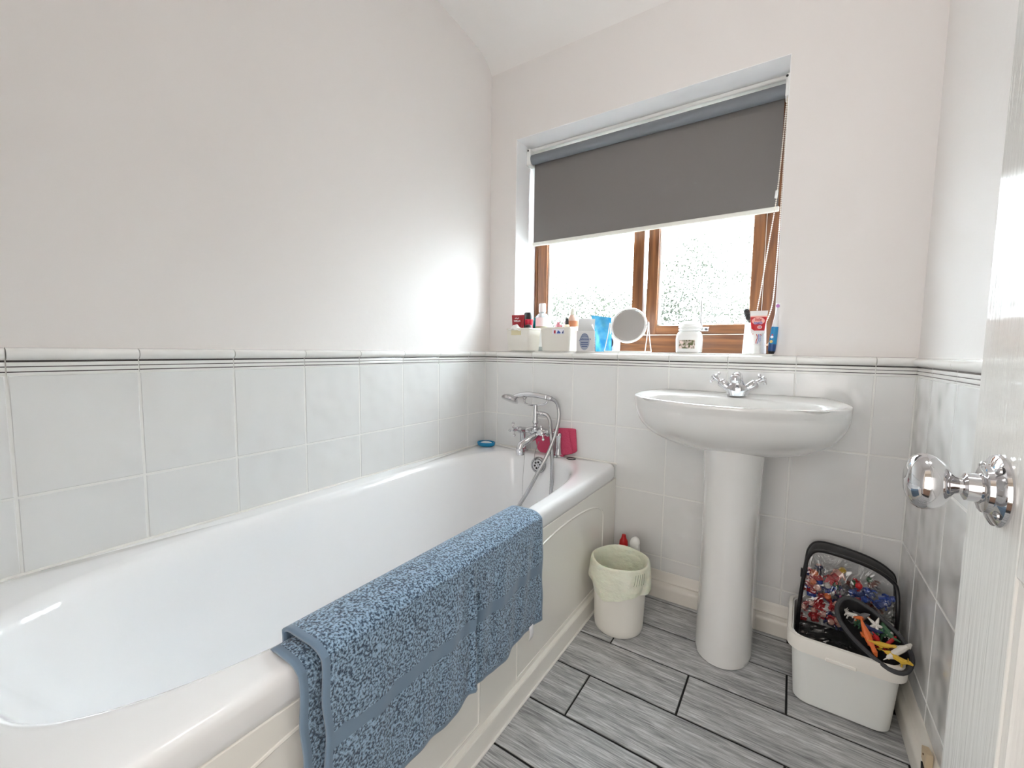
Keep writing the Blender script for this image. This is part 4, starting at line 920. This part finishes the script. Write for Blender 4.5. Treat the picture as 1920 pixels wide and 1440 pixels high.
obj('handle', MB().tube([(0.004, 0.0, 0.10), (0.003, 0.0, 0.20), (0.001, 0.0, 0.236)], [0.011, 0.0125, 0.0125], 18), PLW, t)
mb = MB().sphere((0, 0, 0), 0.0185, 20, 12, ry=0.62, rz=1.45); q_ = Matrix.Translation((-0.004, -0.002, 0.243)) @ Matrix.Rotation(0.28, 4, 'Y')
mb.v = [tuple(q_ @ Vector(v)) for v in mb.v]; obj('handle_tip', mb, PLW, t)

# ------------------------------------------------------------------ FLOOR: TOY TUB
t = thing('storage_tub', 'white plastic tub on the floor in the right corner, full of toys', 'tub', (1.4365, -0.205, 0), -0.02)
def rq(w_, d_, z, r=0.035, sh=0):
    pts = []
    for (cx, cy, a0) in ((w_-r, d_-r, 0), (-w_+r, d_-r, PI/2), (-w_+r, -d_+r, PI), (w_-r, -d_+r, 1.5*PI)):
        for i in range(8): pts.append((cx+r*math.cos(a0+i*PI/14), cy+r*math.sin(a0+i*PI/14), z))
    return pts
TB = mat('grey_white_tub', (0.80, 0.82, 0.80), 0.35); TRM = mat('cream_tub_rim', (0.84, 0.82, 0.77), 0.3)
hw, hd_ = 0.120, 0.117
obj('tub_body', MB().rings([rq(hw-0.020, hd_-0.018, 0.0005), rq(hw-0.014, hd_-0.012, 0.006), rq(hw-0.003, hd_-0.002, 0.175), rq(hw-0.002, hd_-0.001, 0.196), rq(hw-0.006, hd_-0.005, 0.196), rq(hw-0.017, hd_-0.015, 0.01)]), TB, t)
obj('rim_band', MB().rings([rq(hw-0.001, hd_, 0.158, 0.036), rq(hw+0.008, hd_+0.009, 0.160, 0.042), rq(hw+0.009, hd_+0.010, 0.190, 0.042), rq(hw+0.007, hd_+0.008, 0.199, 0.041), rq(hw-0.001, hd_, 0.200, 0.038), rq(hw-0.004, hd_-0.003, 0.196, 0.036)], (False, False)), TRM, t)
obj('rim_tab', MB().box(-0.04, 0.025, -hd_-0.0125, -hd_-0.008, 0.158, 0.168), TRM, t, bevel=0.002)

# clear vinyl bag
t = thing('toy_bag', 'clear vinyl zip bag with black piping, packed with toy figures inside the tub', 'bag', (0, 0, 0))
bag = [(1.334, -0.175, 0.045), (1.336, -0.150, 0.20), (1.345, -0.125, 0.30), (1.352, -0.115, 0.345), (1.375, -0.108, 0.368), (1.43, -0.105, 0.366), (1.50, -0.105, 0.352), (1.545, -0.110, 0.330), (1.562, -0.115, 0.300), (1.563, -0.135, 0.20), (1.545, -0.165, 0.045)]
BK = Vector((0.004, 0.062, 0.004))
bp_ = smoothpath(bag, 6)
BLKP = mat('black_piping', (0.010, 0.010, 0.012), 0.3)
obj('piping_front', MB().tube(bp_, 0.0055, 8), BLKP, t)
obj('piping_back', MB().tube([p+BK for p in bp_], 0.0050, 8), BLKP, t)
nb = len(bp_); top = bp_
mb = MB(); mb.rings([[p+BK*0.02 for p in top], [p+BK*0.35+Vector((0, 0, 0.006)) for p in top], [p+BK*0.7+Vector((0, 0, 0.006)) for p in top], [p+BK for p in top]], (False, False), closed=False)
obj('gusset', mb, mat('black_nylon', (0.016, 0.016, 0.018), 0.5), t)
def bagface(dy):
    return MB().rings([[p+Vector((0, dy, 0)) for p in bp_], [Vector((1.45, -0.13, 0.17)).lerp(p, 0.8)+Vector((0, dy-0.006, 0)) for p in bp_], [Vector((1.45, -0.13, 0.17)).lerp(p, 0.4)+Vector((0, dy-0.012, 0)) for p in bp_], [Vector((1.45, -0.13, 0.17)).lerp(p, 0.02)+Vector((0, dy-0.013, 0)) for p in bp_]], (False, True), closed=True)
obj('vinyl_front', bagface(0.0), FILM, t, angle=80)
obj('zip_puller', MB().box(1.335, 1.342, -0.105, -0.098, 0.270, 0.298), BLK, t, bevel=0.001)
obj('bag_bottom', MB().prism([(1.338, -0.150, 0.02), (1.545, -0.145, 0.02), (1.548, -0.105, 0.02), (1.340, -0.110, 0.02)], (0, 0, 0.115)), mat('black_lining', (0.008, 0.008, 0.010), 0.7), t)

# toy figures in the bag
TOYC = {'red': (0.45, 0.015, 0.02), 'blue': (0.03, 0.08, 0.38), 'orange': (0.72, 0.16, 0.04), 'yellow': (0.70, 0.45, 0.05), 'white': (0.72, 0.70, 0.66), 'green': (0.05, 0.14, 0.07), 'pink': (0.62, 0.08, 0.26),
        'grey': (0.18, 0.18, 0.19), 'dark blue': (0.02, 0.03, 0.12), 'brown': (0.16, 0.06, 0.04), 'peach': (0.75, 0.42, 0.34), 'light blue': (0.05, 0.28, 0.50)}
TM = {k: mat('toy_'+k.replace(' ', '_'), v, 0.35) for k, v in TOYC.items()}
figm = {}
def fig_meshes(c1, c2, c3):
    k = (c1, c2, c3)
    if k in figm: return figm[k]
    a = MB().lathe([(0.006, 0), (0.0085, 0.002), (0.0085, 0.011), (0.006, 0.013), (0.003, 0.015)], (0, 0, 0.026), seg=10)
    b = MB(); b.prism([(-0.010, -0.006, 0.012), (0.010, -0.006, 0.012), (0.007, -0.005, 0.026), (-0.007, -0.005, 0.026)], (0, 0.011, 0))
    b.tube([(-0.008, 0, 0.024), (-0.015, -0.003, 0.018), (-0.015, -0.008, 0.013)], 0.003, 6); b.tube([(0.008, 0, 0.024), (0.015, -0.003, 0.019), (0.016, -0.009, 0.016)], 0.003, 6)
    c = MB(); c.box(-0.009, -0.001, -0.006, 0.006, 0, 0.012); c.box(0.001, 0.009, -0.006, 0.006, 0, 0.012)
    figm[k] = (a.mesh('head', TM[c1]), b.mesh('torso', TM[c2]), c.mesh('legs', TM[c3], False)); return figm[k]
def figure(loc, rot, c1, c2, c3, sc=1.0, row=0, col=0):
    r = bpy.data.objects.new('toy_figure', None); C.objects.link(r); r.location = loc; r.rotation_euler = rot; r.scale = (sc,)*3; r.empty_display_size = 0.01
    for nm, me in zip(('head', 'torso', 'legs'), fig_meshes(c1, c2, c3)):
        o = bpy.data.objects.new(nm, me); C.objects.link(o); o.parent = r
    rw = ('lowest', 'second lowest', 'third lowest', 'middle', 'third highest', 'second highest', 'highest')[row]
    cw = ('first', 'second', 'third', 'fourth', 'fifth', 'sixth', 'seventh', 'eighth', 'ninth')[col]
    tint = 'all ' + c2 if c2 == c3 else c2 + ' and ' + c3
    tag(r, '%s toy figure, %s row of the clear bag, %s from left' % (tint, rw, cw), 'toy', 'toy figures in the clear bag')
    return r
cols = [('orange', 'red', 'blue'), ('white', 'blue', 'white'), ('peach', 'dark blue', 'grey'), ('yellow', 'peach', 'red'), ('peach', 'red', 'red'), ('grey', 'grey', 'green'), ('pink', 'pink', 'grey'), ('brown', 'green', 'green'),
        ('red', 'red', 'white'), ('dark blue', 'grey', 'dark blue'), ('blue', 'blue', 'blue'), ('peach', 'yellow', 'orange'), ('white', 'white', 'peach'), ('green', 'brown', 'grey'), ('light blue', 'light blue', 'dark blue')]
# rows of figures piled up behind the vinyl: (row height, count)
def colour_at(fx, fz):
    if fx < 0.35: pool = [0, 0, 1, 2, 3, 4, 11, 12] if fz > 0.3 else [4, 14, 8, 4, 2]
    elif fx < 0.62: pool = [5, 6, 7, 9, 13, 2, 6, 1]
    else: pool = [8, 10, 13, 5, 10, 12, 8]
    return cols[R.choice(pool)]
for row in range(7):
    z = 0.139+row*0.0245
    for k in range(9):
        fx = (k+0.5*(row % 2))/8.6
        if fx > 1 or (row == 6 and R.random() < 0.35): continue
        x = 1.357+0.176*fx; slope = 0.012 if fx < 0.5 else 0.0
        c1, c2, c3 = colour_at(fx, (row-1)/6)
        figure((x+R.uniform(-.004, .004), -0.118+0.010*row/4+R.uniform(-.004, .008)+0.012, z+R.uniform(-.004, .004)), (R.uniform(-1.2, 1.2), R.uniform(-1.6, 1.6), R.uniform(-0.7, 0.7)), c1, c2, c3, 0.92+R.random()*0.2, row, k)

# oval dark pouch full of plastic animals, lying open in the tub
pc_ = Vector((1.4935, -0.262, 0.2360)); 
pe1 = Vector((0.070, -0.050, -0.0350)); pe2 = Vector((0.022, 0.045, 0.026))
pn = pe1.cross(pe2).normalized()
if pn.z < 0: pn = -pn
t = thing('toy_pouch', 'dark grey oval zip pouch lying open on top of the tub, holding plastic animals', 'pouch', (0, 0, 0))
def pr_(k, h, n=40, e=2.5):
    out_ = []
    for i in range(n):
        a = 2*PI*i/n; c, s = math.cos(a), math.sin(a)
        out_.append(pc_ + pe1*(k*math.copysign(abs(c)**(2/e), c)) + pe2*(k*math.copysign(abs(s)**(2/e), s)) + pn*h)
    return out_
obj('pouch_shell', MB().rings([pr_(0.45, -0.058), pr_(0.75, -0.050), pr_(0.97, -0.012), pr_(1.0, 0), pr_(0.92, 0.0), pr_(0.86, -0.012), pr_(0.70, -0.040), pr_(0.3, -0.046)]), mat('black_pouch', (0.014, 0.014, 0.016), 0.6), t)
rim = pr_(0.985, 0.001); rim.append(rim[0]); obj('pouch_rim', MB().tube(rim, 0.0058, 8), mat('charcoal_webbing', (0.05, 0.052, 0.058), 0.7), t)

def animal_mesh(kind):
    mb = MB()
    if kind == 'quad':
        mb.tube([(-0.020, 0, 0.012), (-0.012, 0, 0.014), (0.004, 0, 0.0135), (0.014, 0, 0.014), (0.020, 0, 0.020), (0.025, 0, 0.023), (0.031, 0, 0.021)], [0.002, 0.0062, 0.0058, 0.0064, 0.0042, 0.0042, 0.002], 8)
        for x in (-0.011, 0.012):
            for y in (-0.004, 0.004): mb.tube([(x, y, 0.012), (x+0.001, y*1.2, 0.006), (x, y*1.3, 0)], [0.0028, 0.0018, 0.002], 6)
        mb.tube([(-0.019, 0, 0.013), (-0.027, 0, 0.010)], [0.0014, 0.0008], 5); mb.tube([(0.022, 0.002, 0.026), (0.021, 0.003, 0.031)], [0.0014, 0.0006], 5); mb.tube([(0.022, -0.002, 0.026), (0.021, -0.003, 0.031)], [0.0014, 0.0006], 5)
    elif kind == 'dino':
        mb.tube([(-0.038, 0, 0.016), (-0.022, 0, 0.015), (-0.008, 0, 0.019), (0.006, 0, 0.024), (0.014, 0, 0.033), (0.020, 0, 0.038), (0.030, 0, 0.036)], [0.001, 0.004, 0.0075, 0.0068, 0.004, 0.005, 0.002], 8)
        for y in (-0.005, 0.005): mb.tube([(-0.004, y, 0.016), (0.002, y*1.3, 0.008), (-0.003, y*1.3, 0.001), (0.005, y*1.4, 0)], [0.0045, 0.003, 0.002, 0.002], 6); mb.tube([(0.009, y*0.8, 0.024), (0.015, y, 0.020)], [0.0018, 0.001], 5)
    elif kind == 'star':
        for k in range(5):
            a = 2*PI*k/5; mb.tube([(0, 0, 0), (0.010*math.cos(a), 0.010*math.sin(a), 0.001), (0.022*math.cos(a), 0.022*math.sin(a), 0)], [0.005, 0.0038, 0.001], 6)
    elif kind == 'shark':
        mb.tube([(-0.034, 0, 0.004), (-0.022, 0, 0.004), (0, 0, 0.006), (0.018, 0, 0.006), (0.030, 0, 0.004)], [0.001, 0.0035, 0.0085, 0.0065, 0.001], 10)
        mb.prism([(-0.002, -0.0006, 0.012), (0.010, -0.0006, 0.012), (-0.004, -0.0006, 0.026)], (0, 0.0012, 0)); mb.prism([(-0.030, -0.0006, 0.004), (-0.040, -0.0006, 0.018), (-0.036, -0.0006, 0.004)], (0, 0.0012, 0)); mb.prism([(0.004, -0.020, 0.003), (0.012, 0, 0.003), (0.004, 0.020, 0.003)], (0, 0, 0.0012))
    return mb
am = {}
def animal(kind, col, uvh, rot, label, s=1.0):
    k = (kind, col)
    if k not in am: am[k] = animal_mesh(kind).mesh('toy_animal', TM[col])
    o = bpy.data.objects.new('toy_animal', am[k]); C.objects.link(o)
    o.location = pc_ + pe1*uvh[0]*0.9 + pe2*uvh[1]*0.85 + pn*uvh[2]; o.rotation_euler = rot; o.scale = (s*1.12,)*3
    tag(o, label, 'toy'); return o
animal('shark', 'grey', (-0.36, 0.34, -0.010), (0.2, -0.9, -0.7), 'grey toy shark with its fin up at the upper end of the pouch', 0.95)
animal('quad', 'white', (-0.66, -0.18, -0.008), (1.0, 0.3, 2.4), 'white toy goat lying at the left end of the pouch', 0.85)
animal('dino', 'orange', (-0.14, -0.30, -0.004), (1.1, 1.2, -0.3), 'orange toy dinosaur lying on its side in the middle of the pouch', 1.1)
animal('quad', 'red', (0.06, -0.36, -0.004), (0.6, 1.2, 0.4), 'red toy bull beside the orange dinosaur in the pouch', 0.9)
animal('star', 'white', (-0.02, 0.52, 0.002), (0.9, 0.2, 0.2), 'white toy starfish on the far side of the pouch', 0.95)
animal('quad', 'orange', (-0.50, 0.05, -0.004), (0.8, 0.2, 0.9), 'small orange toy fox next to the white goat', 0.75)
animal('dino', 'green', (0.15, 0.22, -0.010), (0.9, 0.1, 2.2), 'dark green toy dinosaur across the middle of the pouch', 1.1)
animal('quad', 'dark blue', (-0.10, 0.02, -0.012), (0.3, 0.3, 0.2), 'dark blue toy rhino half buried in the pouch', 0.9)
animal('quad', 'white', (0.62, 0.02, -0.002), (0.9, -0.6, 0.6), 'white spotted toy cow near the right end of the pouch', 1.15)
animal('quad', 'red', (0.44, 0.24, 0.0), (0.5, -0.4, 0.9), 'tiny red toy crab above the spotted cow in the pouch', 0.6)
animal('quad', 'yellow', (0.76, -0.28, -0.002), (0.5, 0.1, -0.5), 'yellow toy lion at the lower right end of the pouch', 1.0)
animal('dino', 'yellow', (0.26, -0.34, -0.006), (0.7, 0.3, 0.4), 'yellow toy lizard between the red bull and the cow', 0.8)
animal('star', 'green', (0.28, -0.12, -0.006), (0.5, 0.5, 0.3), 'green toy leaf in the middle right of the pouch', 0.7)
animal('quad', 'green', (-0.42, -0.22, -0.012), (0.3, 0.8, 1.4), 'green toy crocodile under the white goat', 0.85)
animal('quad', 'white', (0.36, 0.50, -0.002), (0.7, 0.9, 1.8), 'thin white toy seagull by the far rim of the pouch', 0.7)
animal('quad', 'grey', (0.02, -0.05, -0.022), (0.2, 0.1, 1.0), 'grey toy elephant lying deep in the pouch', 1.0)
animal('quad', 'brown', (0.45, -0.10, -0.020), (0.3, 0.2, 2.6), 'brown toy horse lying deep beside the cow in the pouch', 1.0)

# ------------------------------------------------------------------ DOOR
dr = struct(bpy.data.objects.new('door_1', None)); C.objects.link(dr)
dx0, dx1, dy0, dy1 = 1.434, 1.474, -1.845, -1.083
dw = dy1-dy0; st = 0.118
def dbox(nm, ya_, yb2, z0, z1, x0=dx0, x1=dx1, bev=0.0015): return obj(nm, MB().box(x0, x1, ya_, yb2, z0, z1), DOORM, dr, bevel=bev)
dbox('door_stile', dy1-st, dy1, 0.006, 1.985); dbox('door_stile', dy0, dy0+st, 0.006, 1.985)
mid = (dy0+dy1)/2
for z0, z1 in ((0.006, 0.20), (0.800, 0.985), (1.87, 1.985)): dbox('door_rail', dy0+st+0.0002, dy1-st-0.0002, z0, z1)
for z0, z1 in ((0.2002, 0.7998), (0.9852, 1.8698)):
    dbox('door_muntin', mid-0.05, mid+0.05, z0, z1)
    for a, b in ((dy0+st, mid-0.05), (mid+0.05, dy1-st)):
        # raised and fielded panel
        def rr_(i, x): return [(x, a+i, z0+i), (x, b-i, z0+i), (x, b-i, z1-i), (x, a+i, z1-i)]
        obj('door_panel', MB().rings([rr_(0.0003, dx1-0.008), rr_(0.0003, dx0+0.002), rr_(0.006, dx0+0.0035), rr_(0.014, dx0+0.011), rr_(0.024, dx0+0.012), rr_(0.050, dx0+0.004)]), DOORM, dr, smooth=False)
kn = obj('door_knob', MB().lathe([(0.031, 0.0), (0.0315, 0.002), (0.0305, 0.0045), (0.027, 0.0065), (0.0225, 0.0080), (0.0215, 0.0085), (0.0205, 0.0115), (0.0180, 0.0125), (0.0135, 0.0130), (0.0125, 0.0140), (0.0122, 0.0220), (0.0100, 0.0232), (0.0072, 0.0242), (0.0072, 0.0265),
        (0.0095, 0.0295), (0.0150, 0.0330), (0.0210, 0.0375), (0.0245, 0.0425), (0.0258, 0.0475), (0.0250, 0.0525), (0.0222, 0.0568), (0.0170, 0.0600), (0.0095, 0.0620), (0, 0.0626)],
        (dx0+0.0003, -1.156, 0.8575), (-1, 0, 0), 48), CHROME, dr, angle=30)
for a in (0.7, 0.7+PI/2, 0.7+PI, 0.7+1.5*PI):
    p = Vector((dx0-0.0058, -1.156+0.0262*math.cos(a), 0.8575+0.0262*math.sin(a)))
    obj('rose_screw', MB().lathe([(0.0042, 0), (0.0040, 0.0014), (0.0025, 0.0026), (0, 0.003)], p, (-1, 0, 0), 14), CHROME2, kn)
obj('door_hinge', MB().lathe([(0.006, 0), (0.006, 0.09)], (1.4775, dy0+0.004, 0.25), (0, 0, 1), 10), CHROME, dr)
obj('door_hinge', MB().lathe([(0.006, 0), (0.006, 0.09)], (1.4775, dy0+0.004, 1.65), (0, 0, 1), 10), CHROME, dr)
